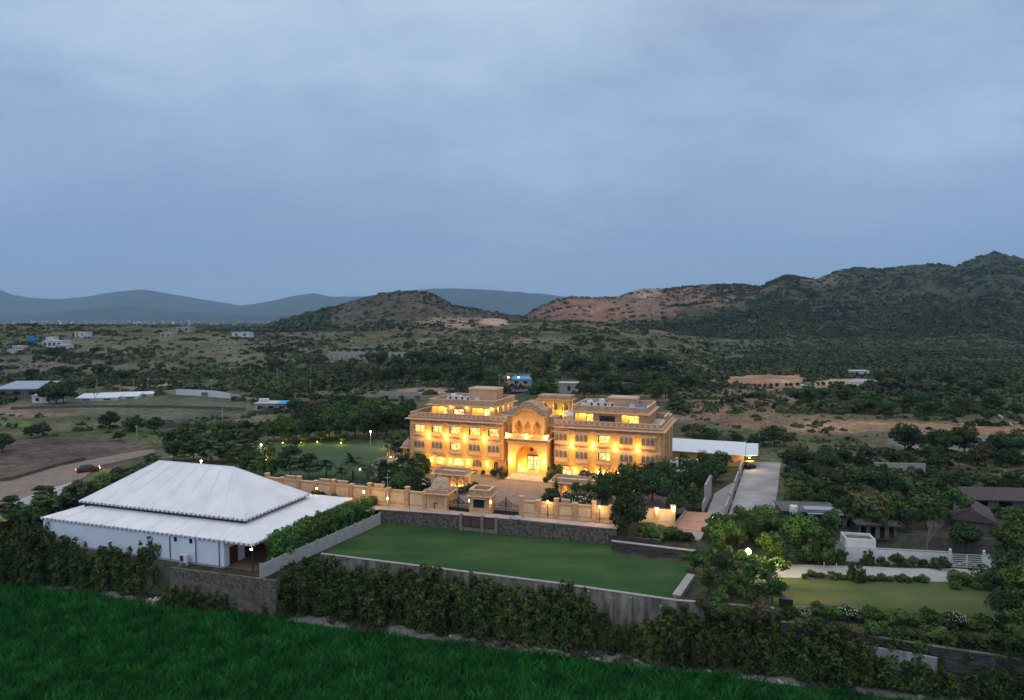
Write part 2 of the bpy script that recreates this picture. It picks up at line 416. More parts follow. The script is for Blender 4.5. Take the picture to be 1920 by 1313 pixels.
M['mudwall'] = mat('rough_mud_wall', (.17, .15, .12), .95, (.06, .052, .042), .9, 7, .15, 2.2, contrast=1.6)
M['whitewall'] = mat('white_wash', (.62, .64, .68), .85, (.46, .48, .52), .8, 6, stretch=(1, 1, .5))
M['greywash'] = mat('stained_grey_wash', (.32, .33, .36), .9, (.055, .055, .06), .7, 9, stretch=(1.5, 1.5, .35), contrast=2.4)
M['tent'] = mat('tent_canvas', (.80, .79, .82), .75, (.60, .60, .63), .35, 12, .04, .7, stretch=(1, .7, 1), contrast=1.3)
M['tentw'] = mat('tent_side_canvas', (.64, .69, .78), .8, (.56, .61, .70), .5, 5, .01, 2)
M['trim'] = mat('scalloped_trim', (.34, .34, .37), .8, (.22, .22, .24), 8, 2)
M['seam'] = mat('canvas_seam', (.60, .60, .64), .8)
M['concpanel'] = mat('precast_panel', (.42, .42, .42), .9, (.28, .28, .28), 1.4, 6, .02, 4)
M['iron'] = mat('black_iron', (.022, .018, .018), .55)
M['rust'] = mat('rusty_sheet', (.12, .075, .065), .8, (.07, .045, .04), 2.5, 6)
M['conc_post'] = mat('rough_concrete_post', (.26, .22, .20), .95, (.15, .125, .115), 3, 6, .03)
M['maroon'] = mat('maroon_paint', (.10, .018, .02), .6)
M['brownfloor'] = mat('veranda_floor', (.12, .085, .07), .8, scale=.7)
M['metalroof'] = mat('corrugated_white_roof', (.66, .69, .74), .5, (.56, .59, .64), .6, 4)
M['blueroof'] = mat('blue_sheet_roof', (.02, .33, .68), .5, (.015, .26, .56), 1)
M['greyblue'] = mat('grey_blue_roof', (.30, .38, .48), .6, scale=1)
M['tiles'] = mat('clay_tile_roof', (.135, .11, .105), .95, (.06, .05, .05), 3, 5, .10, 8, stretch=(1, 4, 1), contrast=2)
M['brownwall'] = mat('dull_masonry', (.16, .14, .13), .95, (.08, .07, .065), 1.2, 6)
M['ramp'] = mat('orange_brick_ramp', (.52, .29, .20), .85, (.42, .23, .16), .7, 6)
M['bark'] = mat('bark', (.085, .065, .05), .95, (.045, .035, .028), 4, 5)
M['pole'] = mat('pole_concrete', (.40, .39, .38), .8)
M['gravel'] = mat('grey_gravel', (.20, .19, .185), .95, (.10, .095, .09), 1.0, 8, .1, 3)
M['dirt'] = mat('dirt_track', (.27, .205, .17), .95, (.17, .13, .105), .35, 8, .05, 2)
M['dirtverge'] = mat('verge', (.085, .085, .062), .95, (.035, .042, .028), .9, 8, .1, 3)
M['cropsoil'] = mat('crop_ground', (.012, .06, .016), .95, (.006, .035, .010), .25, 7)
M['carwhite'] = mat('white_car_paint', (.62, .63, .66), .35, spec=.5, scale=1)
M['carred'] = mat('red_car_paint', (.14, .03, .025), .35, spec=.5, scale=1)
M['tyre'] = mat('tyre_rubber', (.02, .02, .02), .9)
M['taillight'] = glow('taillight_red', (1, .32, .16), 6)
M['cloth'] = mat('printed_sheet', (.45, .25, .28), .9, (.20, .18, .42), .8, 4, contrast=3)
M['flower'] = mat('white_petals', (.80, .80, .76), .8)
M['green'] = mat('green_sign', (.05, .22, .14), .7)
def leafmat(name, c1, c2, c3, sc=.5, rnd=.30):
    return mat(name, c1, .75, c2, sc, 4, coord='Object', spec=.15, contrast=1.5, obrand=rnd, c3=c3)
M['leaf'] = leafmat('leaf_mid_green', (.120, .195, .040), (.016, .038, .012), (.056, .106, .026))
M['leafd'] = leafmat('leaf_dark_green', (.070, .118, .034), (.010, .026, .011), (.033, .062, .021))
M['leafo'] = leafmat('leaf_olive', (.140, .135, .052), (.048, .052, .024), (.085, .088, .036))
M['leafh'] = leafmat('leaf_hedge', (.090, .118, .026), (.009, .019, .006), (.034, .056, .014), 1.4)
M['leafb'] = leafmat('leaf_bright_green', (.095, .200, .045), (.030, .075, .020), (.058, .130, .032))
M['leafp'] = leafmat('leaf_palm', (.12, .17, .075), (.05, .08, .038), (.08, .12, .055))
M['dryleaf'] = leafmat('leaf_dry', (.11, .10, .07), (.045, .042, .03), (.075, .068, .048))
M['scrubm'] = mat('scrub_leaves', (.095, .112, .046), .9, (.024, .038, .020), .018, 10, coord='Object', spec=.1, contrast=1.9, c3=(.056, .074, .036))
M['hillm'] = mat('hill_scrub_leaves', (.070, .090, .046), .9, (.020, .033, .021), .012, 10, coord='Object', spec=.1, contrast=1.8, c3=(.042, .058, .033))
M['crop'] = mat('crop_blades', (.038, .205, .038), .8, (.006, .058, .012), .35, 9, coord='Object', spec=.05, contrast=1.8, c3=(.017, .122, .022))

# ------------------------------------------------------------------ terrain sheet
def terrain_material():
    m = bpy.data.materials.new('open_ground'); m.use_nodes = True
    t = m.node_tree; N = t.nodes; L = t.links; p = N['Principled BSDF']; p.inputs['Roughness'].default_value = .95
    p.inputs['Specular IOR Level'].default_value = .1
    a = N.new('ShaderNodeVertexColor'); a.layer_name = 'cover'
    tc = N.new('ShaderNodeTexCoord')
    def nz(s, d):
        n = N.new('ShaderNodeTexNoise'); n.inputs['Scale'].default_value = s; n.inputs['Detail'].default_value = d; n.inputs['Roughness'].default_value = .65
        L.new(tc.outputs['Object'], n.inputs['Vector']); return n.outputs['Fac']
    n1, n2 = nz(.045, 10), nz(.42, 10)
    def rng(s, lo, hi):
        r = N.new('ShaderNodeMapRange'); r.inputs[1].default_value = .3; r.inputs[2].default_value = .7; r.inputs[3].default_value = lo; r.inputs[4].default_value = hi
        L.new(s, r.inputs[0]); return r.outputs[0]
    ml = N.new('ShaderNodeMath'); ml.operation = 'MULTIPLY'; L.new(rng(n1, .5, 1.45), ml.inputs[0]); L.new(rng(n2, .40, 1.55), ml.inputs[1])
    x = N.new('ShaderNodeMix'); x.data_type = 'RGBA'; x.blend_type = 'MULTIPLY'; x.inputs[0].default_value = 1
    L.new(a.outputs[0], x.inputs[6]); L.new(ml.outputs[0], x.inputs[7]); L.new(x.outputs[2], p.inputs['Base Color'])
    bp = N.new('ShaderNodeBump'); bp.inputs['Distance'].default_value = 2.2; bp.inputs['Strength'].default_value = .8
    L.new(n1, bp.inputs['Height']); L.new(bp.outputs[0], p.inputs['Normal'])
    return m
T = np.linspace(-1.3, 1.3, 760)
YR = np.concatenate([np.arange(18, 66, 4), np.arange(66, 130, .8), np.arange(130, 240, 1.6), np.geomspace(240, 2500, 330), np.geomspace(2560, 19000, 110)])
TT, YY = np.meshgrid(T, YR)
XX = TT * YY
ZZ = land(XX, YY)
ZZ += np.clip((YY - 230) / 200, 0, 1) * (fbm(XX / 14, YY / 14, 3, 91) - .5) * np.clip(YY / 500, .3, 2.2)
PX, PY = proj(XX, YY, ZZ)
def ell(cx, cy, rx, ry, soft=.5, seed=0, jag=.75):
    nn = fbm(XX / 30 * (300 / np.maximum(YY, 60)) ** .6, YY / 30 * (300 / np.maximum(YY, 60)) ** .6, 4, 200 + seed) - .5
    d = np.sqrt(((PX - cx) / rx) ** 2 + ((PY - cy) / ry) ** 2) + nn * jag * 2
    return sstep((1 + soft / 2 - d) / soft)
n_a = fbm(XX / 60, YY / 60, 5, 11); n_b = fbm(XX / 22, YY / 22, 5, 23); n_c = fbm(XX / 240, YY / 240, 4, 31)
C = np.zeros(XX.shape + (3,))
def put(maskv, c):
    global C
    mk = np.clip(maskv, 0, 1)[..., None]; C = C * (1 - mk) + np.array(c) * mk
C[:] = (.125, .108, .060)
put(sstep((n_a - .42) / .16), (.086, .096, .042))
put(sstep((n_b - .50) / .14) * .85, (.062, .078, .038))
put(sstep((n_a - .60) / .1) * .8, (.175, .135, .105))
# hills
hill = (YY > 1000) & (YY < 3000)
put(hill * 1.0, (.062, .070, .042))
put(((YY > 430) & (YY < 1050)) * sstep((PX - 1400) / 60) * .85, (.050, .066, .038))
put(((YY > 800) & (YY < 3400) & (PX < 560)) * .8, (.048, .060, .046))
put(hill * sstep((n_b - .50) / .16), (.040, .054, .032))
put(hill * sstep((n_c - .54) / .12) * .45, (.105, .100, .078))
P = [  # bare and ploughed ground, by bearing: cx, cy, rx, ry, colour, strength, softness
 (720, 590, 190, 44, (.100, .078, .058), .75, 1.3), (800, 562, 60, 20, (.125, .085, .066), .6, .6), (600, 604, 60, 18, (.115, .09, .07), .7, .6),
 (860, 603, 80, 10, (.30, .205, .15), .85, .4), (925, 604, 28, 7, (.52, .34, .24), .9, .4), (820, 606, 40, 8, (.30, .22, .17), .6, .5),
 (1090, 583, 100, 20, (.27, .135, .095), .85, .9), (1210, 572, 70, 30, (.27, .16, .12), .8, .9), (1330, 553, 90, 18, (.25, .14, .105), .8, .9), (1400, 545, 60, 10, (.18, .11, .085), .6, .9),
 (1110, 575, 30, 12, (.33, .17, .13), .7, .5), (1030, 582, 50, 14, (.20, .115, .095), .7, .5), (1215, 550, 25, 10, (.40, .27, .21), .6, .6),
 (1560, 525, 45, 10, (.18, .135, .115), .6, .6), (1470, 640, 60, 12, (.12, .11, .085), .4, .6), (1640, 600, 50, 10, (.13, .105, .085), .4, .6),
 (1760, 690, 80, 9, (.14, .13, .095), .6, .5), (1440, 712, 75, 11, (.40, .24, .155), .95, .9), (1400, 722, 60, 9, (.34, .20, .13), .8, 1.0), (1500, 722, 60, 8, (.38, .25, .17), .9, .9), (1585, 717, 60, 6, (.42, .33, .25), .85, .7),
 (1370, 734, 130, 14, (.21, .135, .09), .8, .9), (1560, 768, 240, 30, (.17, .118, .075), .6, 1.3), (1420, 765, 130, 28, (.18, .125, .08), .65, 1.2), (1700, 760, 120, 16, (.17, .12, .075), .6, 1.0), (1310, 775, 60, 14, (.24, .15, .10), .7, .9), (1480, 792, 120, 12, (.22, .145, .09), .6, 1.1),
 (1660, 799, 130, 10, (.36, .21, .13), .9, 1.0), (1560, 803, 75, 12, (.38, .225, .14), .9, 1.0), (1400, 790, 60, 12, (.26, .15, .10), .7, .4),
 (1850, 808, 110, 9, (.33, .19, .12), .85, .8), (1800, 832, 190, 16, (.17, .165, .165), .95, .3), (1600, 850, 110, 10, (.10, .105, .075), .6, .4),
 (1700, 890, 150, 26, (.085, .095, .055), .8, .5), (790, 733, 60, 6, (.34, .21, .16), .95, .3), (700, 742, 80, 5, (.22, .17, .15), .5, .4),
 (300, 715, 45, 11, (.30, .20, .15), .9, .4), (235, 722, 40, 9, (.24, .17, .13), .8, .4), (200, 690, 190, 9, (.155, .125, .105), .7, .4),
 (60, 676, 140, 13, (.130, .112, .100), .8, .4), (500, 712, 60, 4, (.22, .165, .13), .7, .4), (330, 645, 300, 14, (.135, .132, .085), .6, .6),
 (520, 665, 200, 22, (.125, .128, .085), .6, .6), (60, 768, 90, 14, (.24, .165, .125), .8, .4), (20, 795, 60, 7, (.12, .20, .07), .9, .3),
 (250, 768, 230, 20, (.115, .120, .085), .75, .5), (330, 850, 120, 9, (.30, .26, .22), .35, .3),
 (120, 852, 170, 30, (.115, .085, .074), .95, .25), (150, 815, 130, 10, (.115, .115, .06), .6, .4), (230, 812, 90, 12, (.085, .12, .045), .8, .3),
 (330, 790, 90, 20, (.10, .10, .08), .6, .5)]
for k, (a, b, rx, ry, c, st, so) in enumerate(P):
    put(ell(a, b, rx, ry, so, k) * st, c)
put((YY < 118) * (YY > 60) * 1.0 * (ZZ > -6) * (XX > -140), (.060, .066, .045))
put((ZZ < -2.6) & (YY < 140), (.052, .056, .040))
put((YY > 3000) * 1.0, (.040, .052, .040))
put(((YY > 3000) & (YY < 7000)) * sstep((n_c - .5) / .2) * .6, (.10, .10, .08))
nr, nt = XX.shape
idx = np.arange(nr * nt).reshape(nr, nt)
F = np.stack([idx[:-1, :-1].ravel(), idx[:-1, 1:].ravel(), idx[1:, 1:].ravel(), idx[1:, :-1].ravel()], 1)
me = npmesh('ground', np.stack([XX.ravel(), YY.ravel(), ZZ.ravel()], 1), F, terrain_material(), colattr=C.reshape(-1, 3))
me.polygons.foreach_set('use_smooth', np.ones(len(F), bool))
g = bpy.data.objects.new('ground', me); col.objects.link(g); tag(g, kind='structure')

# ------------------------------------------------------------------ sheets lying on the ground
def sheet(name, pts, m, z, th=.12, kind='structure', parent=None, lab=None):
    b = MB(); b.prism([(p[0], p[1]) for p in pts], [q - th for q in z] if isinstance(z, list) else z - th, z)
    o = b.build(name, m, parent)
    if kind: tag(o, kind=kind)
    return o
def PXs(lst, z): return [G(a, b, z) for a, b in lst]
sheet('lawn', PXs([(712, 979), (1148, 1022), (1148, 1040), (1295, 1058), (1263, 1127), (1050, 1099), (770, 1063), (602, 1042)], -2.18), M['lawn'], -2.18)
sheet('garden_lawn', PXs([(500, 905), (430, 885), (470, 838), (560, 828), (700, 834), (745, 842), (700, 880), (690, 908)], .04), M['lawn_g'], .04)
rl = PXs([(1452, 1083), (1560, 1086), (1790, 1091), (1862, 1098), (1885, 1172), (1640, 1166), (1490, 1152), (1440, 1140)], -2.18)
sheet('meadow', rl, M['lawn_y'], -2.18)
sheet('road', PXs([(1440, 1057), (1620, 1062), (1700, 1066), (1790, 1066), (1850, 1070), (1800, 1092), (1640, 1087), (1440, 1082)], -2.17), M['roadw'], -2.17)
sheet('driveway', PXs([(1345, 988), (1366, 965), (1396, 878), (1404, 866), (1464, 868), (1458, 920), (1448, 975), (1446, 988)], .05), M['concrete'], .05)
sheet('plaza', PXs([(690, 945), (640, 905), (720, 868), (1250, 905), (1290, 960), (1160, 978)], .03), M['paving'], .03)
sheet('footpath', PXs([(560, 938), (640, 950), (700, 948), (840, 955), (975, 968), (1160, 984), (1160, 992), (960, 973), (712, 955), (620, 965), (560, 958)], .12), M['path'], .12)
sheet('dirt_road', PXs([(-60, 950), (-60, 915), (60, 885), (170, 862), (260, 845), (290, 842), (290, 850), (190, 872), (150, 900), (40, 940)], .05), M['dirt'], .05)
sheet('pavement', PXs([(-60, 990), (-40, 962), (70, 925), (130, 905), (170, 905), (150, 925), (60, 965)], .1), M['roadw'], .1)
vg = [(-160, 127), (-77, 104.5), (-4, 84.2), (41, 72.3), (120, 54), (120, 50), (41, 69.5), (-4, 81.2), (-77, 101), (-160, 122)]
sheet('track', vg, M['gravel'], -6.93, .2)
sheet('field', [(-170, 123), (-77, 101.3), (-4, 81.4), (41, 69.8), (120, 50), (120, 20), (-170, 20)], M['cropsoil'], -6.90, .2)

# ------------------------------------------------------------------ the hotel: local x along the front (0..55), local y to the back
HA = R(-20)
HO = Vector((-22.6, 151.2, 0))
hotel = empty('hotel_building', HO, HA, 'golden sandstone palace hotel of four storeys lit by warm lamps behind the gated forecourt', 'hotel')
def HW(u, v, z=0.0):
    return Vector((HO.x + u * math.cos(HA) - v * math.sin(HA), HO.y + u * math.sin(HA) + v * math.cos(HA), z))
S, SP, SD, PL = M['sand'], M['sand_pale'], M['sand_dark'], M['plaster']
UL = [2.35, 6.7, 11.0, 15.6, 20.0]; LL = [4.5, 8.85, 13.3, 17.8]
UR = [34.9, 39.2, 43.8, 48.3, 52.6]; LR = [37.1, 41.5, 46.05, 50.6]

def wing(x0, x1, bays, lamps, first, last):
    b = MB()
    b.box(x0, x1, 0, 17, 2.95, 10.72, 0)
    b.box(x0 + (.9 if first else 0), x1 - (.9 if last else 0), 1.3, 16.6, 0, 2.95, 0)      # recessed ground storey
    for q in range(int((x1 - x0) / 4.4) + 1):                                             # brackets under the overhang
        xx = x0 + .4 + q * (x1 - x0 - .8) / int((x1 - x0) / 4.4)
        b.box(xx - .14, xx + .14, .25, 1.3, 2.45, 2.94, 1)
    b.box(x0, x1, -.07, 0, 6.44, 6.74, 1)                                                # string course
    b.box(x0, x1, -.05, 0, 3.0, 3.22, 1)
    w = b.build('wall', [PL, SP], hotel)
    # carved cornice, sloping eave and parapet
    e = MB()
    e0, e1 = x0 - (.9 if first else 0), x1 + (.9 if last else 0)
    def ring(d, z0, z1, m, fr=True):
        e.box(x0 - (d if first else 0), x1 + (d if last else 0), -d, 0, z0, z1, m)
        if first: e.box(x0 - d, x0, 0, 17 + d, z0, z1, m)
        if last: e.box(x1, x1 + d, 0, 17 + d, z0, z1, m)
        e.box(x0 + .01, x1 - .01, 17, 17 + d, z0, z1, m)
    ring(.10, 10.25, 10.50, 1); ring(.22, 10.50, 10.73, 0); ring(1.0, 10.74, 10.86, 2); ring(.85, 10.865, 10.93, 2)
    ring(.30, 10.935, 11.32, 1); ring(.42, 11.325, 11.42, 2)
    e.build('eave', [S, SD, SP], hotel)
    p = MB()
    def rail(y0, y1, a0, a1): p.box(a0, a1, y0, y1, 11.425, 12.12, 0); p.box(a0 - .06, a1 + .06, y0 - .06, y1 + .06, 12.125, 12.24, 1)
    rail(-.1, .16, x0 - .05, x1 + .05)
    if first: rail(.23, 16.9, x0 - .05, x0 + .2)
    if last:
        rail(.23, 16.9, x1 - .2, x1 + .05)
        p.box(x1 - .22, x1 + .07, 6.2, 12.5, 12.25, 12.95, 0); p.box(x1 - .28, x1 + .13, 6.1, 12.6, 12.955, 13.05, 1)
    rail(16.75, 17.0, x0 + .27, x1 - .27)
    n = int((x1 - x0) / 1.1)
    for q in range(n): p.box(x0 + .2 + q * (x1 - x0) / n, x0 + .62 + q * (x1 - x0) / n, -.14, -.1, 11.55, 12.0, 1)
    p.build('parapet', [SD, SP], hotel)
    t = MB(); t.box(x0, x1, .1, 16.9, 10.93, 11.02, 0); t.build('terrace_floor', M['roof_w'], hotel)
    for c in bays:
        bay = MB()
        bay.box(c - 1.45, c + 1.45, -.42, 0, 7.35, 9.75, 0)
        bay.box(c - 1.55, c + 1.55, -.50, 0, 7.15, 7.345, 2)
        for k in range(7): bay.box(c - 1.4 + k * .42, c - 1.4 + k * .42 + .2, -.36 + .0, 0, 6.85, 7.145, 2)     # corbels
        bay.box(c - 1.35, c + 1.35, -.2, 0, 6.745, 6.845, 2)
        bay.add([(c - 1.75, -1.15, 9.80), (c + 1.75, -1.15, 9.80), (c + 1.75, 0, 10.05), (c - 1.75, 0, 10.05),
                 (c - 1.75, -1.15, 9.87), (c + 1.75, -1.15, 9.87), (c + 1.75, 0, 10.13), (c - 1.75, 0, 10.13)],
                [(0, 3, 2, 1), (4, 5, 6, 7), (0, 1, 5, 4), (1, 2, 6, 5), (2, 3, 7, 6), (3, 0, 4, 7)], 1)
        bay.box(c - 1.42, c + 1.42, -.30, 0, 3.55, 6.15, 0)
        bay.box(c - 1.55, c + 1.55, -.40, 0, 6.155, 6.32, 1)
        bay.box(c - 1.48, c + 1.48, -.36, 0, 3.42, 3.545, 2)
        bay.box(c - 1.1, c + 1.1, -.335, -.3, 3.72, 4.3, 1)
        bay.box(c - 1.15, c + 1.15, -.455, -.42, 7.42, 7.72, 1)
        bay.build('bay', [PL, SP, SD], hotel)
    for c in lamps:
        pl = MB()
        pl.box(c - .6, c + .6, -.06, 0, 3.25, 6.42, 0); pl.box(c - .6, c + .6, -.06, 0, 6.76, 9.5, 0)
        pl.box(c - .75, c + .75, -.62, 0, 9.95, 10.24, 1); pl.box(c - .55, c + .55, -.38, 0, 9.72, 9.945, 1)
        pl.build('pilaster', [PL, SD], hotel)
wing(0, 22.2, UL, LL, True, False)
wing(33.4, 55, UR, LR, False, True)

# windows: three arched lights in a stone frame, or a plain two-light sash where the lamps are on
def window_proto(arched, w=2.62, h=1.42):
    f = MB()
    if arched:
        ww = w / 3
        f.arches(-w / 2 - .06, w / 2 + .06, -.06, h + .1, [(-ww + 0, ww * .87, 0, h * .66, h * .3, 'round'), (0, ww * .87, 0, h * .66, h * .3, 'round'), (ww, ww * .87, 0, h * .66, h * .3, 'round')], -.14, 0, 0)
        mats_ = [M['stone_frame']]
    else:
        f.box(-w / 2 - .06, w / 2 + .06, -.14, 0, h, h + .1); f.box(-w / 2 - .06, w / 2 + .06, -.16, 0, -.08, 0)
        f.box(-w / 2 - .06, -w / 2 + .04, -.14, 0, 0, h); f.box(w / 2 - .04, w / 2 + .06, -.14, 0, 0, h)
        for q in (-w * .30, -w * .17, w * .16): f.box(q - .035, q + .035, -.13, -.02, 0, h, 1)
        f.box(-w * .46, -w * .36, -.12, -.03, 0, h, 1)
        mats_ = [M['stone_frame'], M['frame']]
    fo = f.build('window', mats_, hotel)
    p = MB(); p.box(-w / 2, w / 2, -.05, -.015, 0, h)
    return fo, p
pf, pp = window_proto(True); W3 = (pf, pp.build('pane', M['curtain'], pf))
sf, sp_ = window_proto(False); WL = (sf, sp_.build('pane', M['lit'], sf))
def put_win(proto, loc, rz=0, used=set()):
    root = proto[0]
    if root.name not in used: used.add(root.name); root.location = loc; root.rotation_euler = (0, 0, rz); return root
    c = root.copy(); col.objects.link(c); c.location = loc; c.rotation_euler = (0, 0, rz)
    for ch in root.children: d = ch.copy(); col.objects.link(d); d.parent = c
    return c
for i, c in enumerate(UL): put_win(WL, (c, -.42, 8.05))
for i, c in enumerate(UL): put_win(WL if i == 2 else W3, (c, -.30, 4.55))
for i, c in enumerate(UR): put_win(WL if i == 2 else W3, (c, -.42, 8.05))
for i, c in enumerate(UR): put_win(WL if i == 2 else W3, (c, -.30, 4.55))

# sconces
def sconce_proto():
    b = MB(); b.box(-.11, .11, -.22, 0, -.22, .22, 0)
    s = b.build('wall_lamp', M['frame'], hotel)
    g_ = MB(); g_.box(-.10, .10, -.215, -.02, .225, .32, 0); g_.box(-.10, .10, -.215, -.02, -.32, -.225, 0); g_.box(-.07, .07, -.24, -.225, -.2, .2, 0)
    g_.build('lamp_glass', M['bulb'], s)
    return s
SC = sconce_proto(); sc_used = [False]
def sconce(u, v, z, power=95, r=.10):
    power *= 3.2
    if not sc_used[0]: s = SC; sc_used[0] = True
    else:
        s = SC.copy(); col.objects.link(s)
        for ch in list(SC.children):
            if ch.type == 'MESH': d = ch.copy(); col.objects.link(d); d.parent = s
    s.location = (u, v, z)
    plight((0, -.5, .38), power * .16, s, r=r); plight((0, -.5, -.38), power * .16, s, r=r); plight((0, -2.0, 0), power * 1.05, s, r=.3)  # third light floats off the wall without a fixture, added to wash the facade
for u in LL + LR: sconce(u, -.06, 7.25)
for u in [4.6, 9.1, 13.4, 17.9]: sconce(u, 1.3, 1.55, 65)
for u in [37.5, 42.3, 46.4, 51.0]: sconce(u, 1.3, 1.55, 65)

# ground storey: wide arched windows and doors
def arched_window(u, w, sill, spr, rise, m, name='window'):
    f = MB(); f.arches(u - w / 2 - .18, u + w / 2 + .18, max(0.02, sill - .15), spr + rise + .16, [(u, w, sill, spr, rise, 'round')], 1.13, 1.3)
    for k in (-1, 1): f.box(u + k * w / 6 - .03, u + k * w / 6 + .03, 1.2, 1.27, sill, spr + rise * .7)
    o = f.build(name, M['sand_pale'], hotel)
    p = MB(); p.box(u - w / 2, u + w / 2, 1.275, 1.293, sill, spr + rise); p.build('pane', m, o)
for u, m in ((6.9, 'lit'), (11.2, 'lit2'), (15.6, 'curtain'), (35.3, 'lit2'), (44.2, 'lit'), (48.6, 'curtain'), (53.2, 'lit')):
    arched_window(u, 2.3, .75, 1.5, .85, M[m])
for u, m in ((20.0, 'darkglass'), (39.6, 'lit2')): arched_window(u, 1.1, .05, 1.7, .55, M[m], 'door')

# end walls: tall dark recesses between stone piers
def side(u0, sgn):
    for v0, v1 in ((-.0 + .15, 1.7), (6.2, 7.0), (8.1, 8.9), (10.0, 11.0), (14.9, 16.8)):
        b = MB(); a = (u0, u0 + sgn * .28)
        b.box(min(a), max(a), v0, v1, 2.96, 10.2, 0); b.build('pier', [S, SD], hotel)
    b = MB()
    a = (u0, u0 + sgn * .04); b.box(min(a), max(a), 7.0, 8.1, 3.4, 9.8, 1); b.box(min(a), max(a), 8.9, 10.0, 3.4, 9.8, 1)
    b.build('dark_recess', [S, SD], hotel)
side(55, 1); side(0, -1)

# penthouses
def penthouse(x0, x1, rec, solid_win, rw, back=15.5, v0=3.0):
    b = MB()
    segs = sorted(rec); x = x0
    for a, c in segs:
        if a > x: b.box(x, a, v0, back, 11.03, 13.6, 0)
        b.box(a, c, v0 + 2.2, back, 11.03, 13.6, 1)
        b.box(a, c, v0, v0 + 2.2, 13.3, 13.6, 1)
        x = c
    if x1 > x: b.box(x, x1, v0, back, 11.03, 13.6, 0)
    for k in range(4): b.box(x1, x1 + .22, v0 + 1.2 + k * 3.1, v0 + 2.0 + k * 3.1, 11.03, 13.55, 1)
    b.build('penthouse_wall', [S, SP], hotel)
    e = MB()
    e.box(x0 - .8, x1 + .8, v0 - .9, back + .8, 13.605, 13.74, 1); e.box(x0 - .6, x1 + .6, v0 - .7, back + .6, 13.745, 13.82, 1)
    for X0, X1, Y0, Y1 in ((x0 - .15, x1 + .15, v0 - .2, v0 + .05), (x0 - .15, x1 + .15, back - .1, back + .15), (x0 - .15, x0 + .1, v0 + .05, back - .1), (x1 - .1, x1 + .15, v0 + .05, back - .1)):
        e.box(X0, X1, Y0, Y1, 13.825, 14.92, 0)
        e.box(X0 - .05, X1 + .05, Y0 - .05, Y1 + .05, 14.925, 15.02, 1)
    e.build('penthouse_parapet', [SD, SP], hotel)
    r_ = MB(); r_.box(x0 + .1, x1 - .1, v0 + .05, back - .1, 13.825, 14.12); r_.build('penthouse_roof', M['roof_w'], hotel)
    for cu, w, m, vv in rw:
        f = MB(); f.arches(cu - w / 2 - .1, cu + w / 2 + .1, 11.04, 13.0, [(cu, w, 11.12, 12.9, 0, 'flat')], vv - .12, vv)
        f.box(cu - .05, cu + .05, vv - .1, vv - .03, 11.12, 12.9); f.box(cu + w * .28, cu + w * .28 + .05, vv - .1, vv - .03, 11.12, 12.9)
        o = f.build('window', M['frame'], hotel); p = MB(); p.box(cu - w / 2, cu + w / 2, vv - .028, vv - .008, 11.12, 12.9); p.build('pane', m, o)
penthouse(3.5, 18.9, [(3.9, 7.6), (13.6, 17.8)], None, [(10.5, 2.4, M['lit2'], 3.0), (6.4, 1.7, M['lit'], 5.2), (16.5, 1.7, M['lit2'], 5.2)])
penthouse(36.6, 51.7, [(37.0, 40.8), (46.7, 50.1)], None, [(43.7, 3.0, M['darkglass'], 3.0), (39.8, 1.6, M['lit'], 5.2), (48.9, 2.1, M['lit'], 5.2)])
def ceiling_lamp(u, v, z, power=130):
    power *= 2.3
    b = MB(); b.lathe([(.12, 0), (.16, .03), (.16, .07)], 10); o = b.build('ceiling_lamp', M['bulb'], hotel, (u, v, z))
    plight((0, 0, -.18), power, o, (1.0, .70, .10), .12)
for u, v in ((5.2, 4.4), (6.9, 4.3), (14.6, 4.3), (16.8, 4.3), (38.0, 4.3), (39.9, 4.3), (47.6, 4.3), (49.4, 4.4)): ceiling_lamp(u, v, 13.22, 75)
for u, v in ((8.6, 2.6), (12.4, 2.6), (18.4, 2.6)): ceiling_lamp(u, v, 13.52, 22)
for v in (4.6, 8.2, 11.5): ceiling_lamp(19.35, v, 13.52, 30)
# stair heads on the penthouse roofs
def stairhead(x0, x1, v0, v1, z1):
    b = MB(); b.box(x0, x1, v0, v1, 14.125, z1, 0)
    b.box(x0 - .2, x1 + .2, v0 - .2, v1 + .2, z1 + .003, z1 + .12, 1)
    for X0, X1, Y0, Y1 in ((x0, x1, v0, v0 + .18), (x0, x1, v1 - .18, v1), (x0, x0 + .18, v0 + .18, v1 - .18), (x1 - .18, x1, v0 + .18, v1 - .18)): b.box(X0, X1, Y0, Y1, z1 + .123, z1 + .36, 1)
    o = b.build('stair_head', [S, SP], hotel)
    q = MB(); q.box(x0 + .2, x1 - .2, v0 + .2, v1 - .2, z1 + .125, z1 + .16); q.build('stair_head_roof', M['roof_w'], o)
stairhead(9.6, 16.4, 10.6, 14.9, 16.6); stairhead(42.2, 48.2, 10.9, 15.0, 15.7)

# entrance block
PC = 28.1
b = MB()
b.arches(23.9, 32.4, 0.0, 8.1, [(PC, 5.0, 0.0, 4.4, 2.35, 'round')], -2.0, -1.0, 0, 14)
b.box(23.9, 25.2, -1.0, 3.2, 0, 8.1, 0); b.box(31.0, 32.4, -1.0, 3.2, 0, 8.1, 0)
b.box(25.2, 31.0, 2.7, 3.2, 0, 8.1, 0)
b.box(25.2, 31.0, -1.0, 2.7, 6.95, 8.1, 0)
b.box(25.2, 31.0, -1.0, 2.7, 0.0, .78, 1)
b.box(23.6, 32.7, -2.25, -2.0, 7.35, 7.55, 1); b.box(24.1, 24.3, -2.08, -2.0, .4, 7.2, 1); b.box(32.0, 32.2, -2.08, -2.0, .4, 7.2, 1)
b.box(25.3, 30.9, -2.06, -2.0, 6.82, 6.95, 1)
b.build('entrance_block', [PL, SP], hotel)
b = MB()
b.box(23.2, 33.1, -2.9, 3.0, 8.12, 8.30, 0); b.box(23.45, 32.85, -2.65, 3.0, 8.305, 8.42, 1)
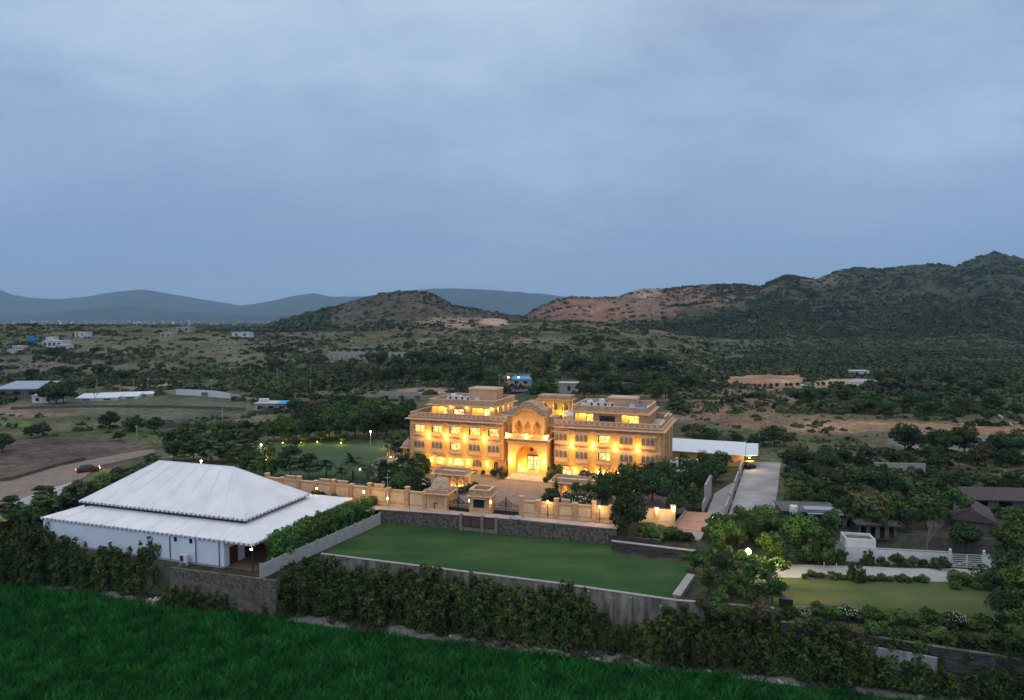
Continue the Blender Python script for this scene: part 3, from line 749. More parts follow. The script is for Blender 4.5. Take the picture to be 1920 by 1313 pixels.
b.build('balcony_slab', [SP, SD], hotel)
b = MB()
b.box(23.7, 32.6, -2.5, -2.32, 8.425, 9.2, 0); b.box(23.7, 23.9, -2.32, 1.5, 8.425, 9.2, 0); b.box(32.4, 32.6, -2.32, 1.5, 8.425, 9.2, 0)
for u in (23.8, 26.0, 28.15, 30.3, 32.5): b.box(u - .28, u + .28, -2.62, -2.2, 8.43, 9.38, 1)
for q in range(12):
    uu = 24.35 + q * .72
    if min(abs(uu - k) for k in (26.0, 28.15, 30.3)) > .4: b.box(uu - .2, uu + .2, -2.54, -2.5, 8.6, 9.05, 1)
b.build('balcony_rail', [PL, SP], hotel)
b = MB()
b.arches(24.7, 31.6, 8.43, 12.4, [(PC - 2.0, 1.45, 8.43, 10.6, 1.3, 'point'), (PC, 1.45, 8.43, 10.6, 1.3, 'point'), (PC + 2.0, 1.45, 8.43, 10.6, 1.3, 'point')], -1.6, -1.15, 0, 10)
b.box(24.7, 25.15, -1.15, 2.4, 8.43, 12.4, 0); b.box(31.15, 31.6, -1.15, 2.4, 8.43, 12.4, 0)
b.box(25.15, 31.15, .6, 2.4, 8.43, 12.4, 1)
for k in (-3, -1, 1, 3): b.lathe([(.2, 0), (.2, .25), (.13, .35), (.13, 2.0), (.22, 2.2)], 8, (PC + k, -1.72, 8.43), 0)
b.build('upper_arcade', [PL, S], hotel)
def bangla(x0, x1, y0, y1, zb, zt, lift, name):
    """curved roof: the eave and ridge line rise to a hump in the middle"""
    n = 28; cxm = (x0 + x1) / 2; hw = (x1 - x0) / 2
    def f(s): return lift * (math.cos(math.pi * min(1, max(0, abs(s) - .14) / .72)) * .5 + .5)
    top = [(cxm + hw * (-1 + 2 * k / n), zt + f(-1 + 2 * k / n)) for k in range(n + 1)]
    low = [(cxm + hw * (-1 + 2 * k / n), zb + f(-1 + 2 * k / n)) for k in range(n + 1)]
    bb = MB()
    for k in range(n): bb.xzprism([low[k], low[k + 1], top[k + 1], top[k]], y0, y1, 0)
    for k in range(n):
        a, c = top[k], top[k + 1]
        bb.xzprism([a, c, (c[0] * .96 + cxm * .04, c[1] + .35), (a[0] * .96 + cxm * .04, a[1] + .35)], y0 + .3, y1 - .3, 0)
    for k in range(n):
        a, c = low[k], low[k + 1]
        bb.xzprism([(a[0], a[1] - .12), (c[0], c[1] - .12), (c[0], c[1] - .004), (a[0], a[1] - .004)], y0 - .45, y0 + .6, 1)
    return bb.build(name, [SD, SP], hotel)
b = MB()                                                                    # wall between arcade and the curved roof
n = 24
for k in range(n):
    s0, s1 = -1 + 2 * k / n, -1 + 2 * (k + 1) / n
    ff = lambda s: 12.9 + 1.5 * (math.cos(math.pi * min(1, max(0, abs(s) - .14) / .72)) * .5 + .5) - .13
    b.xzprism([(PC + .05 + s0 * 3.45, 12.405), (PC + .05 + s1 * 3.45, 12.405), (PC + .05 + s1 * 3.45, ff(s1)), (PC + .05 + s0 * 3.45, ff(s0))], -1.6, 2.4, 0)
b.build('gable', PL, hotel)
bangla(24.2, 32.1, -2.0, 2.7, 12.9, 13.95, 1.5, 'curved_roof')
b = MB()
for x0, x1 in ((22.2, 24.7), (31.6, 33.4)):
    b.box(x0, x1, 2.0, 6.0, 0, 12.3, 0); b.box(x0, x1, 1.7, 2.0, 10.3, 10.9, 1); b.box(x0 + .3, x0 + .8, 1.8, 2.0, 0, 10.2, 1)
b.box(22.2, 33.4, 6.0, 16.9, 0, 11.02, 0)
b.build('link_wall', [SD, S], hotel)
b = MB(); b.box(26.65, 29.55, 2.55, 2.7, .8, 3.9, 0)
for q in range(5): b.box(26.75 + q * .67, 26.80 + q * .67, 2.44, 2.54, .8, 3.8, 0)
for q in range(4): b.box(26.7, 29.5, 2.44, 2.54, .85 + q * .95, .91 + q * .95, 0)
b.box(28.02, 28.18, 2.42, 2.55, .8, 3.85, 0)
o = b.build('entrance_door', M['frame'], hotel)
b = MB(); b.box(26.8, 29.4, 2.49, 2.51, .85, 3.75); b.build('pane', M['lit2'], o)
b = MB()
for k in range(5): b.box(24.9 - .25 * k, 31.3 + .25 * k, -2.4 - .45 * k, -1.95, 0.02, .78 - .155 * k, 0)
b.build('entrance_steps', M['steps'], hotel)
for u, p in ((24.55, 190), (31.7, 190)): sconce(u, -2.0, 3.6, p)
for u in (24.0, 28.15, 32.3):
    b = MB(); b.box(-.22, .22, -.2, .2, 0, .45, 0); o = b.build('balcony_lamp', M['bulb'], hotel, (u, -2.95 + .18, 8.95 - .5)); plight((0, -.9, 1.0), 260, o, r=.15)
for u in (26.1, 28.1, 30.1):
    b = MB(); b.lathe([(.14, 0), (.2, .06), (.1, .2)], 10); o = b.build('floor_lamp', M['bulb'], hotel, (u, -.2, 8.44)); plight((0, -.3, .5), 22, o, r=.15)
for u, v in ((25.75, 1.9), (30.5, 1.9)):
    b = MB(); b.lathe([(.16, 0), (.22, .06), (.1, .22)], 10); o = b.build('porch_lamp', M['bulb'], hotel, (u, v, .79)); plight((0, -.4, .6), 480, o, r=.2)
b = MB()
for k in range(8):
    a = k * math.pi / 4; b.add([(0, -.14, 0), (.62 * math.cos(a), 0, .62 * math.sin(a)), (.3 * math.cos(a + .39), 0, .3 * math.sin(a + .39)), (0, .14, 0)], [(0, 1, 2), (3, 2, 1)], 0)
    a2 = a + .785; b.add([(0, -.14, 0), (.3 * math.cos(a + .39), 0, .3 * math.sin(a + .39)), (.62 * math.cos(a2), 0, .62 * math.sin(a2)), (0, .14, 0)], [(0, 1, 2), (3, 2, 1)], 0)
b.tube((0, 0, .5), (0, 0, 1.35), .025)
so = b.build('star_lantern', M['maroon'], None, HW(28.35, .2, 5.6), HA)
tag(so, 'dark eight pointed star lantern hanging inside the big lit entrance arch', 'lantern')

# roof pavilion with three pointed arches
b = MB()
A3 = [(27.0, 1.5, 12.1, 13.2, .9, 'point'), (29.45, 1.5, 12.1, 13.2, .9, 'point'), (31.9, 1.5, 12.1, 13.2, .9, 'point')]
b.arches(25.8, 33.1, 11.02, 14.6, A3, 13.2, 13.5, 0, 10); [b.box(x, x + .3, 16.4, 16.7, 11.02, 14.6) for x in (28.05, 30.5)]; b.box(25.8, 33.1, 16.42, 16.68, 11.02, 11.9)
b.box(25.8, 26.1, 13.5, 14.2, 11.02, 14.6); b.box(25.8, 26.1, 15.7, 16.4, 11.02, 14.6); b.box(32.8, 33.1, 13.5, 14.2, 11.02, 14.6); b.box(32.8, 33.1, 15.7, 16.4, 11.02, 14.6)
for x in (25.8, 32.8): b.box(x, x + .3, 14.2, 15.7, 11.02, 12.1); b.box(x, x + .3, 14.2, 15.7, 14.2, 14.6)
o = b.build('roof_pavilion', PL, hotel)
b = MB(); b.box(25.2, 33.7, 12.6, 17.3, 14.605, 14.72, 1); b.box(25.6, 33.3, 13.0, 16.9, 14.725, 15.6, 0); b.build('pavilion_roof', [SD, SP], o)
for u in (26.5, 28.2, 30.7, 32.4):
    b = MB(); b.lathe([(.1, 0), (.14, .05), (.08, .14)], 8); l = b.build('pavilion_lamp', M['bulb'], o, (u, 14.6, 12.15)); plight((0, 0, .35), 150, l, (1, .72, .08))
for u in (27.6, 31.2): 
    b = MB(); b.lathe([(.1, 0), (.14, .05), (.08, .14)], 8); l = b.build('pavilion_lamp', M['bulb'], o, (u, 12.2, 11.03)); plight((0, 0, .35), 160, l, (1, .72, .08))

# things standing on the roofs
def ac_unit(u, v, i, lab, grp):
    o = empty('air_conditioner', HW(u, v, 14.12), HA, lab, 'air conditioner', grp)
    b = MB(); b.box(-.5, .5, -.22, .22, .12, 1.55); b.box(-.45, -.35, -.2, .2, 0, .12); b.box(.35, .45, -.2, .2, 0, .12); b.build('casing', M['steelw'], o)
    b = MB(); b.box(.02, .44, -.235, -.221, .75, 1.4); b.box(.02, .44, -.235, -.221, .2, .65); b.build('fan_grille', M['grill'], o)
for i in range(4): ac_unit(7.7 + i * 1.45, 4.1, i, f'{ordw(i)} white air conditioner from the left on the far penthouse roof', 'air conditioners on the far penthouse roof')
for i in range(4): ac_unit(40.0 + i * 1.45, 4.1, i, f'{ordw(i)} white air conditioner from the left on the near penthouse roof', 'air conditioners on the near penthouse roof')
def tank(u, v, z, r, h, lab):
    o = empty('water_tank', HW(u, v, z), HA, lab, 'water tank')
    b = MB(); b.lathe([(r, 0), (r, h * .8), (r * .85, h * .9), (r * .35, h), (r * .3, h * 1.05)], 14); b.build('barrel', M['steelw'], o, smooth=False)
    b = MB(); b.lathe([(r * .34, h * 1.052), (r * .34, h * 1.11)], 12); b.build('lid', M['grill'], o)
tank(7.6, 6.6, 14.12, .75, 1.8, 'domed white water tank behind the cabinets on the far penthouse roof')
tank(8.9, 7.0, 14.12, .6, 1.5, 'smaller white water tank beside the domed tank on the far roof')
tank(38.2, 5.0, 14.12, .55, 1.2, 'squat white water tank at the corner of the near penthouse roof')
tank(39.0, 7.6, 14.12, .7, 1.6, 'round white water tank near the cabinets on the near penthouse roof')
tank(41.2, 9.5, 14.12, .65, 1.7, 'tall white water tank beside the stair head on the near roof')
def dish(u, v, lab):
    o = empty('satellite_dish', HW(u, v, 14.12), HA, lab, 'satellite dish')
    b = MB(); b.tube((0, 0, 0), (0, 0, .9), .05); b.build('mast', M['steelw'], o)
    b = MB(); n = 14
    pr = [(.02, .0), (.3, .05), (.5, .14), (.58, .22)]
    vs = [(r_ * math.cos(2 * math.pi * k / n), -z_ - .1, 1.1 + r_ * math.sin(2 * math.pi * k / n)) for r_, z_ in pr for k in range(n)]
    vs += [(x, y + .04, z) for x, y, z in vs]
    N_ = n * 4; fs = [(i * n + k, i * n + (k + 1) % n, (i + 1) * n + (k + 1) % n, (i + 1) * n + k) for i in range(3) for k in range(n)]
    fs += [tuple(N_ + q for q in f[::-1]) for f in fs] + [(3 * n + k, 3 * n + (k + 1) % n, N_ + 3 * n + (k + 1) % n, N_ + 3 * n + k) for k in range(n)]
    b.add(vs, fs); b.build('reflector', M['steelw'], o)
dish(14.1, 5.0, 'pale satellite dish at the end of the cabinets on the far roof')
dish(48.6, 4.2, 'small pale satellite dish by the solar panels on the near roof')
for i in range(3):
    for j in range(2):
        u, v = 46.6 + i * 1.75, 6.1 + j * 2.3
        o = empty('solar_panel', HW(u, v, 14.12), HA, f'blue solar panel on the near penthouse roof, {ordw(i)} along in the {"front" if j == 0 else "back"} row', 'solar panel', 'solar panels on the near roof')
        b = MB(); b.add([(-.82, -1.05, .3), (.82, -1.05, .3), (.82, 1.0, .85), (-.82, 1.0, .85), (-.82, -1.05, .36), (.82, -1.05, .36), (.82, 1.0, .91), (-.82, 1.0, .91)],
                        [(0, 3, 2, 1), (4, 5, 6, 7), (0, 1, 5, 4), (1, 2, 6, 5), (2, 3, 7, 6), (3, 0, 4, 7)]); b.build('panel', M['solar'], o)
        b = MB(); [b.tube((x, y, 0), (x, y, z), .03) for x, y, z in ((-.7, -.9, .32), (.7, -.9, .32), (-.7, .85, .8), (.7, .85, .8))]; b.build('stand', M['steelw'], o)
o = empty('parasol', HW(21.0, 4.6, 11.02), HA, 'folded down blue parasol on the roof terrace beside the far penthouse', 'parasol')
b = MB(); b.lathe([(1.5, 1.3), (.9, 1.55), (.05, 1.75)], 8); b.build('canopy', M['solar'], o); b = MB(); b.tube((0, 0, 0), (0, 0, 1.6), .04); b.build('pole', M['steelw'], o)
for i, (u, v) in enumerate(((34.6, 6.5), (34.4, 9.2))):
    o = empty('sun_shade', HW(u, v, 11.02), HA, ['white stretched shade cloth nearest the curved entrance roof', 'white stretched shade cloth further back on the roof terrace'][i], 'shade cloth')
    b = MB(); b.add([(-1.3, -1, 1.5), (1.3, -1, 1.3), (1.3, 1, 1.55), (-1.3, 1, 1.35), (0, 0, 1.75), (-1.3, -1, 1.45), (1.3, -1, 1.25), (1.3, 1, 1.5), (-1.3, 1, 1.3), (0, 0, 1.7)],
                    [(0, 1, 4), (1, 2, 4), (2, 3, 4), (3, 0, 4), (6, 5, 9), (7, 6, 9), (8, 7, 9), (5, 8, 9), (0, 5, 6, 1), (1, 6, 7, 2), (2, 7, 8, 3), (3, 8, 5, 0)]); b.build('cloth', M['tent'], o)
    b = MB(); [b.tube((x, y, 0), (x, y, 1.3), .04) for x in (-1.25, 1.25) for y in (-.95, .95)]; b.build('pole', M['steelw'], o)

# domed kiosks beside the far wing
def kiosk(loc, s, lab, lamp=40):
    o = empty('domed_kiosk', loc, HA, lab, 'kiosk')
    b = MB(); b.box(-1.3 * s, 1.3 * s, -1.3 * s, 1.3 * s, 0, 1.0 * s); b.build('plinth', M['sand'], o)
    for k in range(6):
        b = MB(); a = k * math.pi / 3 + .3; b.lathe([(.16 * s, 1.003 * s), (.1 * s, 1.2 * s), (.1 * s, 2.9 * s), (.17 * s, 3.1 * s)], 8, (math.cos(a) * s, math.sin(a) * s, 0))
        b.build('column', M['plaster'], o)
    b = MB(); b.lathe([(1.15 * s, 3.11 * s), (1.65 * s, 3.15 * s), (1.6 * s, 3.28 * s), (1.15 * s, 3.4 * s), (1.2 * s, 3.6 * s), (1.05 * s, 4.0 * s), (.7 * s, 4.45 * s), (.3 * s, 4.75 * s), (.12 * s, 4.9 * s), (.16 * s, 5.0 * s), (.03 * s, 5.3 * s)], 18); b.build('dome', M['dome'], o, smooth=False)
    b = MB(); b.lathe([(.1, 0), (.13, .06), (.06, .16)], 8, (0, 0, 1.01 * s)); b.build('kiosk_lamp', M['bulb'], o); plight((0, 0, 1.5 * s), lamp, o, (1, .7, .1))
kiosk(HW(-2.6, 3.5, 0), 1.1, 'domed stone kiosk with lit columns against the far end of the hotel')
kiosk(HW(-8.6, 6.0, -.6), .85, 'small pointed kiosk standing alone beyond the garden stair')
o = empty('garden_stair', HW(-5.3, -1.8, 0), HA, 'sandstone stair with pale handrails climbing from the garden to the hotel', 'stair')
b = MB()
for k in range(8): b.box(-3.4 + k * .75, 3.4, -1.1, 1.1, .01 + k * .22, .22 + k * .22)
b.build('step', M['sand_pale'], o)
b = MB(); b.bar((-3.4, -1.2, 1.0), (3.0, -1.2, 2.9), .14, .2); b.bar((-3.4, 1.2, 1.0), (3.0, 1.2, 2.9), .14, .2); [b.box(x - .07, x + .07, y - .07, y + .07, .01, 1.1 + (x + 3.4) * .297) for x in (-3.3, -1.2, .9, 2.9) for y in (-1.2, 1.2)]
b.build('handrail', M['cap'], o)

# ------------------------------------------------------------------ forecourt: garden pavilions, boundary walls, gates
def forecourt_pavilion(loc, L_, D_, lab):
    o = empty('garden_pavilion', loc, HA, lab, 'pavilion')
    b = MB(); b.box(-.3, L_ + .3, -.3, D_ + .3, .03, .25); b.build('plinth', M['sand_pale'], o)
    b = MB(); n = max(2, round(L_ / 1.55)); w = L_ / n
    ops = [(w * (k + .5), w * .68, .26, 1.5, .62, 'point') for k in range(n)]
    b.arches(0, L_, .26, 2.45, ops, 0, .22, 0, 8); b.arches(0, L_, .26, 2.45, ops, D_ - .22, D_, 0, 8)
    for x in (0, L_ - .22): b.box(x, x + .22, .22, .5, .26, 2.45); b.box(x, x + .22, D_ - .5, D_ - .22, .26, 2.45); b.box(x, x + .22, .5, D_ - .5, 2.1, 2.45)
    b.build('arcade', M['plaster'], o)
    b = MB(); b.box(-.75, L_ + .75, -.75, D_ + .75, 2.455, 2.56, 1)
    for X0, X1, Y0, Y1 in ((-.1, L_ + .1, -.1, .12), (-.1, L_ + .1, D_ - .12, D_ + .1), (-.1, .12, .12, D_ - .12), (L_ - .12, L_ + .1, .12, D_ - .12)): b.box(X0, X1, Y0, Y1, 2.565, 3.25, 0)
    b.box(.12, L_ - .12, .12, D_ - .12, 2.565, 2.75, 2); b.build('roof', [M['sand_dark'], M['sand_pale'], M['roof_w']], o)
    for k in range(n + 1):
        x = min(max(.35, w * k), L_ - .35); b = MB(); b.lathe([(.09, 0), (.12, .05), (.07, .12)], 8); q = b.build('pavilion_lamp', M['bulb'], o, (x, .62, .27)); plight((0, 0, .3), 90, q, (1, .72, .08), .1)
p = G(816, 911, 0); forecourt_pavilion(p, 6.3, 3.2, 'low sandstone pavilion with four yellow lit columns behind the domed guard tower')
p = G(1036, 928, 0); forecourt_pavilion(p, 6.6, 3.2, 'low sandstone pavilion half hidden by trees before the near wing')

WANG = math.atan2(107.2 - 117.6, 15.5 + 22.0)
def panelled_wall(p0, p1, h, n, lab, merl, th=.4, m='sand'):
    a, b_ = Vector(p0), Vector(p1); L_ = (b_ - a).length; ang = math.atan2(b_.y - a.y, b_.x - a.x)
    o = empty('boundary_wall', (a.x, a.y, a.z), ang, lab, 'wall')
    b = MB(); b.box(0, L_, 0, th, 0, h, 0); b.box(-.02, L_ + .02, -.08, th + .08, h + .003, h + .13, 1); b.box(0, L_, -.06, -.001, .0, .45, 1)
    w = L_ / n
    for k in range(n): b.box(w * k + .55, w * (k + 1) - .55, -.05, -.002, .8, h - .4, 1)
    b.build('wall_panel', [M[m], M['sand_pale']], o)
    for k in range(n + 1):
        q = MB(); hh = h + (.75 if k % 2 == 0 else .25); x = min(max(w * k, .36), L_ - .36)
        q.box(x - .35, x + .35, -.17, th + .1, 0, hh, 0); q.box(x - .42, x + .42, -.24, th + .17, hh + .003, hh + .12, 1)
        q.build('pier', [M[m], M['sand_pale']], o)
    for k in merl:
        q = MB(); q.box(w * k + .9, w * (k + 1) - .9, .03, th - .03, h + .135, h + .7, 0); q.box(w * k + .82, w * (k + 1) - .82, -.02, th + .02, h + .703, h + .8, 1); q.build('raised_panel', [M['sand_dark'], M['sand_pale']], o)
    return o, ang, L_, w
TW = G(800, 957, 0)
w1 = panelled_wall(G(498, 924, 0), TW, 2.9, 9, 'long sandstone boundary wall running from the white tent to the domed guard tower', (1, 3, 4, 6))
w2 = panelled_wall(G(974, 968, 0), G(1150, 982, 0), 2.55, 5, 'sandstone boundary wall with a raised block on the hotel side of the footpath, beside the ornate gate', (2,))
w3 = panelled_wall(G(1196, 985, -.6), G(1266, 988, -.6), 2.6, 2, 'short sandstone wall glowing yellow beside the orange ramp', (), m='plaster')
# guard tower with a dome
o = empty('guard_tower', (TW.x, TW.y, 0), WANG, 'square sandstone guard tower with a stepped dome at the gate', 'guard tower')
b = MB(); b.box(0, 3.7, 0, 3.7, 0, 2.9, 0); b.box(-.08, 3.78, -.08, 3.78, 0, .35, 1); b.box(.15, .4, -.05, 0, .4, 2.8, 1); b.box(3.3, 3.55, -.05, 0, .4, 2.8, 1); b.build('tower_body', [M['sand'], M['sand_pale']], o)
b = MB(); b.box(-.45, 4.15, -.45, 4.15, 2.905, 3.05, 1); b.box(-.1, 3.8, -.1, 3.8, 3.055, 3.6, 0); b.build('cornice', [M['sand_dark'], M['sand_pale']], o)
b = MB(); b.lathe([(1.75, 3.605), (1.75, 3.8), (1.6, 4.2), (1.25, 4.7), (1.25, 4.8), (.95, 5.2), (.55, 5.5), (.3, 5.65), (.42, 5.8), (.42, 6.0), (.2, 6.2), (.03, 6.5)], 20, (1.85, 1.85, 0)); b.build('dome', M['dome'], o)
b = MB(); b.box(1.35, 1.5, -.06, 0, 0, 1.3); b.box(1.35, 2.0, -.06, 0, 1.302, 1.45); b.build('niche_frame', M['rust'], o)
# guard booth between the two gates
p = G(880, 963, 0)
o = empty('guard_booth', p, WANG, 'small square sandstone guard booth with a dark window between the two gates', 'guard booth')
b = MB(); b.box(0, 3.55, 0, 3.4, 0, 2.95, 0); b.box(-.05, 3.6, -.05, 3.45, 0, .25, 1); b.build('booth_body', [M['sand'], M['sand_pale']], o)
b = MB(); b.box(-.35, 3.9, -.35, 3.75, 2.955, 3.1, 1)
for X0, X1, Y0, Y1 in ((-.05, 3.6, -.05, .35), (-.05, 3.6, 3.05, 3.45), (-.05, .35, .35, 3.05), (3.2, 3.6, .35, 3.05)): b.box(X0, X1, Y0, Y1, 3.105, 4.05, 0); b.box(X0 - .05, X1 + .05, Y0 - .04, Y1 + .04, 4.053, 4.15, 1)
b.box(.4, 3.15, .4, 3.0, 3.105, 3.3, 2); b.build('booth_parapet', [M['sand_dark'], M['sand_pale'], M['roof_w']], o)
b = MB(); b.arches(.75, 2.65, 1.15, 2.6, [(1.7, 1.65, 1.27, 2.48, 0, 'flat')], -.07, 0); q = b.build('window', M['frame'], o); b = MB(); b.box(.88, 2.52, -.03, -.008, 1.27, 2.48); b.build('pane', M['darkglass'], q)
b = MB(); b.box(.5, 2.9, -.55, -.02, 2.68, 2.76); b.build('window_hood', M['sand_pale'], o)
for x, y in ((-.12, .4), (3.67, .5)):
    b = MB(); b.box(-.08, .08, -.1, .1, 0, .35); q = b.build('wall_lamp', M['bulb'], o, (x, y, 1.9)); plight(((-.35 if x < 0 else .35), 0, .1), 30, q)
def gate(p0, p1, h, lab, lean=0):
    a, c = Vector(p0), Vector(p1); L_ = (c - a).length; ang = math.atan2(c.y - a.y, c.x - a.x)
    o = empty('iron_gate', (a.x, a.y, 0), ang, lab, 'gate')
    for s in (0, 1):
        x0, x1 = (.05, L_ / 2 - .03) if s == 0 else (L_ / 2 + .03, L_ - .05)
        b = MB(); b.box(x0, x1, -.03, .03, .1, .75); b.box(x0, x1, -.03, .03, .95, 1.02)
        for z in (1.5,): b.box(x0, x1, -.025, .025, z, z + .05)
        n = 12
        for k in range(n + 1):
            x = x0 + .03 + (x1 - x0 - .06) * k / n; q = (k / n) if s == 0 else 1 - k / n
            top = h * (.62 + .38 * q ** 2); b.box(x - .016, x + .016, -.016, .016, .74, top)
        prev = None
        for k in range(9):
            q = k / 8; x = x0 + (x1 - x0) * (q if s == 0 else 1 - q); z = h * (.62 + .38 * q ** 2)
            if prev: b.bar(prev, (x, 0, z), .06)
            prev = (x, 0, z)
        for k in range(12):                                     # scroll ring
            a0, a1 = k * math.pi / 6, (k + 1) * math.pi / 6; cx_ = x0 + (x1 - x0) * (.72 if s == 0 else .28)
            for r_ in (.42, .22): b.bar((cx_ + r_ * math.cos(a0), 0, 1.7 + r_ * math.sin(a0)), (cx_ + r_ * math.cos(a1), 0, 1.7 + r_ * math.sin(a1)), .05)
        b.build('gate_leaf', M['iron'], o)
    b = MB(); b.box(L_ / 2 - .07, L_ / 2 + .07, -.1, -.032, 0, h + .35)
    for k in range(6):
        a0 = k * math.pi / 3; b.bar((L_ / 2, -.1, h * .72), (L_ / 2 + .42 * math.cos(a0), -.1, h * .72 + .42 * math.sin(a0)), .09)
    b.build('centre_post', M['iron'], o)
gate(G(839, 957, 0), G(880, 962, 0), 2.6, 'black wrought iron double gate between the domed guard tower and the booth')
gate(G(925, 964, 0), G(973, 968, 0), 2.8, 'black wrought iron double gate with a tall finial right of the guard booth')

def street_lamp(px, py, h, lab, power=60, white=False, z=0.0, arm=0):
    p = G(px, py, z); o = empty('street_lamp', p, 0, lab, 'street lamp')
    b = MB(); b.tube((0, 0, 0), (0, 0, h), .06, .045); b.build('pole', M['pole'] if white else M['iron'], o)
    b = MB(); b.lathe([(.05, h), (.16, h + .08), (.17, h + .22), (.06, h + .34)], 10); g_ = b.build('lamp_globe', M['bulbw'] if white else M['bulb'], o); plight((0, -.25, h + .1), power * 2, g_, (1, .85, .6) if white else WARM, .15)
street_lamp(682, 952, 2.6, 'street lamp lighting the boundary wall beyond the white tent', 130, z=.1)
street_lamp(594, 946, 2.7, 'street lamp by a bush close behind the white tent roof corner', 35, z=.1)
street_lamp(1027, 972, 2.6, 'thin street lamp inside the small tree beside the ornate gate', 45, z=.1)
street_lamp(1124, 981, 2.5, 'street lamp under a leafy tree where the footpath ends', 90, z=.1)
street_lamp(1231, 989, 2.8, 'white globe lamp above the glowing yellow wall', 150, True, z=-.4)
street_lamp(1263, 989, 2.9, 'white globe lamp at the corner of the glowing yellow wall', 50, True, z=-.6)
street_lamp(1337, 985, 1.2, 'low white lamp at the upper end of the orange ramp', 20, True, z=-.4)
p = G(727, 957, .12); o = empty('flag_pole', p, 0, 'tall white pole with a lamp low on it where the footpath starts', 'pole')
b = MB(); b.tube((0, 0, 0), (0, 0, 6.3), .07, .05); b.box(-.5, .5, -.04, .04, 5.6, 5.68); b.build('pole', M['pole'], o)
b = MB(); b.lathe([(.08, 1.9), (.17, 1.98), (.17, 2.12), (.06, 2.2)], 10, (0, -.2, 0)); q = b.build('lamp_globe', M['bulb'], o); plight((0, -.6, 2.1), 80, q)
p = G(768, 958, .12); o = empty('sign_post', p, 0, 'thin dark post standing in front of the wall by the guard tower', 'post'); b = MB(); b.tube((0, 0, 0), (0, 0, 3.2), .04); b.build('post', M['iron'], o)
p = G(969, 971, .12); o = empty('sand_heap', p, 0, 'small heap of pale sand on the footpath before the ornate gate', 'sand heap')
b = MB(); b.lathe([(1.25, 0), (.9, .14), (.5, .3), (.15, .42), (.02, .45)], 14); b.build('heap', M['cap'], o, smooth=True); plight((1.6, 1.5, 1.9), 30, o)

# rubble retaining wall between path and lawn, with the rusty lawn gate
def strip_wall(name, pts, z0, z1, th, mm, lab, cat='wall', cap=None, caph=.12, over=.06):
    o = empty(name, (pts[0][0], pts[0][1], z0), 0, lab, cat); ox, oy = pts[0][0], pts[0][1]
    b = MB(); c = MB()
    for i in range(len(pts) - 1):
        a, q = Vector(pts[i][:2]), Vector(pts[i + 1][:2]); d = (q - a).normalized(); nrm = Vector((-d.y, d.x)) * th
        e = d * (0 if i == 0 else -.0)
        P4 = [(a.x - ox, a.y - oy), (q.x - ox, q.y - oy), (q.x + nrm.x - ox, q.y + nrm.y - oy), (a.x + nrm.x - ox, a.y + nrm.y - oy)]
        b.prism(P4, 0, z1 - z0)
        o2 = nrm.normalized() * over
        P5 = [(P4[0][0] - o2.x, P4[0][1] - o2.y), (P4[1][0] - o2.x, P4[1][1] - o2.y), (P4[2][0] + o2.x, P4[2][1] + o2.y), (P4[3][0] + o2.x, P4[3][1] + o2.y)]
        c.prism(P5, z1 - z0 + .004, z1 - z0 + caph)
    b.build('masonry', M[mm], o)
    if cap: c.build('coping', M[cap], o)
    return o
rw0 = G(712, 957, .1); rw1 = G(862, 968, .1); rw2 = G(934, 975, .1); rw3 = G(1156, 994, .1)
strip_wall('retaining_wall', [rw0, rw1], -2.4, .06, .45, 'stone', 'dark rubble retaining wall stretch between the precast fence and the rusty lawn gate', cap='stone_b', caph=.05)
strip_wall('retaining_wall', [rw2, rw3], -2.4, .06, .45, 'stone', 'dark rubble retaining wall stretch below the footpath from the rusty gate to the big tree', cap='stone_b', caph=.05)
p0, p1 = rw1 + Vector((0, -.15, -2.3)), rw2 + Vector((0, -.15, -2.3)); ang = math.atan2(p1.y - p0.y, p1.x - p0.x); L_ = (p1 - p0).length
o = empty('lawn_gate', p0, ang, 'rusty sheet gate with rough concrete posts leading down to the lawn', 'gate')
for x, w in ((0, .55), (L_ * .56, .5), (L_ * .92, .45)): b = MB(); b.box(x, x + w, -.25, .25, 0, 2.75); b.build('post', M['conc_post'], o)
for x0, x1 in ((.58, L_ * .28), (L_ * .29, L_ * .555), (L_ * .56 + .53, L_ * .91)):
    b = MB(); b.box(x0, x1, -.04, .04, .75, 2.55, 0); b.box(x0, x1, -.09, -.042, 2.4, 2.5, 1); b.box(x0, x1, -.09, -.042, .75, .85, 1); b.box(x0, x0 + .08, -.09, -.042, .85, 2.4, 1)
    b.build('gate_leaf', [M['rust'], M['iron']], o)
b = MB(); b.box(.56, L_ * .9, .05, .5, 0, .7); b.build('sill', M['conc_post'], o)
# black stone wall with a pale coping at the right of the lawn
strip_wall('garden_wall', [G(1146, 1031, -2.2), G(1290, 1049, -2.2), G(1325, 1053, -2.2)], -2.3, -.95, .5, 'stone_b', 'low black stone wall with a pale coping on the near wing side of the lawn', cap='cap')
strip_wall('garden_wall', [G(1146, 1022, -2.2), G(1240, 1030, -2.2)], -2.3, -.9, .3, 'stone_b', 'low dark wall just behind the black stone wall, under the big tree', cap='stone_b')
strip_wall('lawn_kerb', [G(1275, 1128, -2.2), G(1302, 1088, -2.2)], -2.35, -1.55, .9, 'oldwall', 'broad pale concrete kerb closing the lawn beside the lamp lit trees', 'kerb', cap='cap')
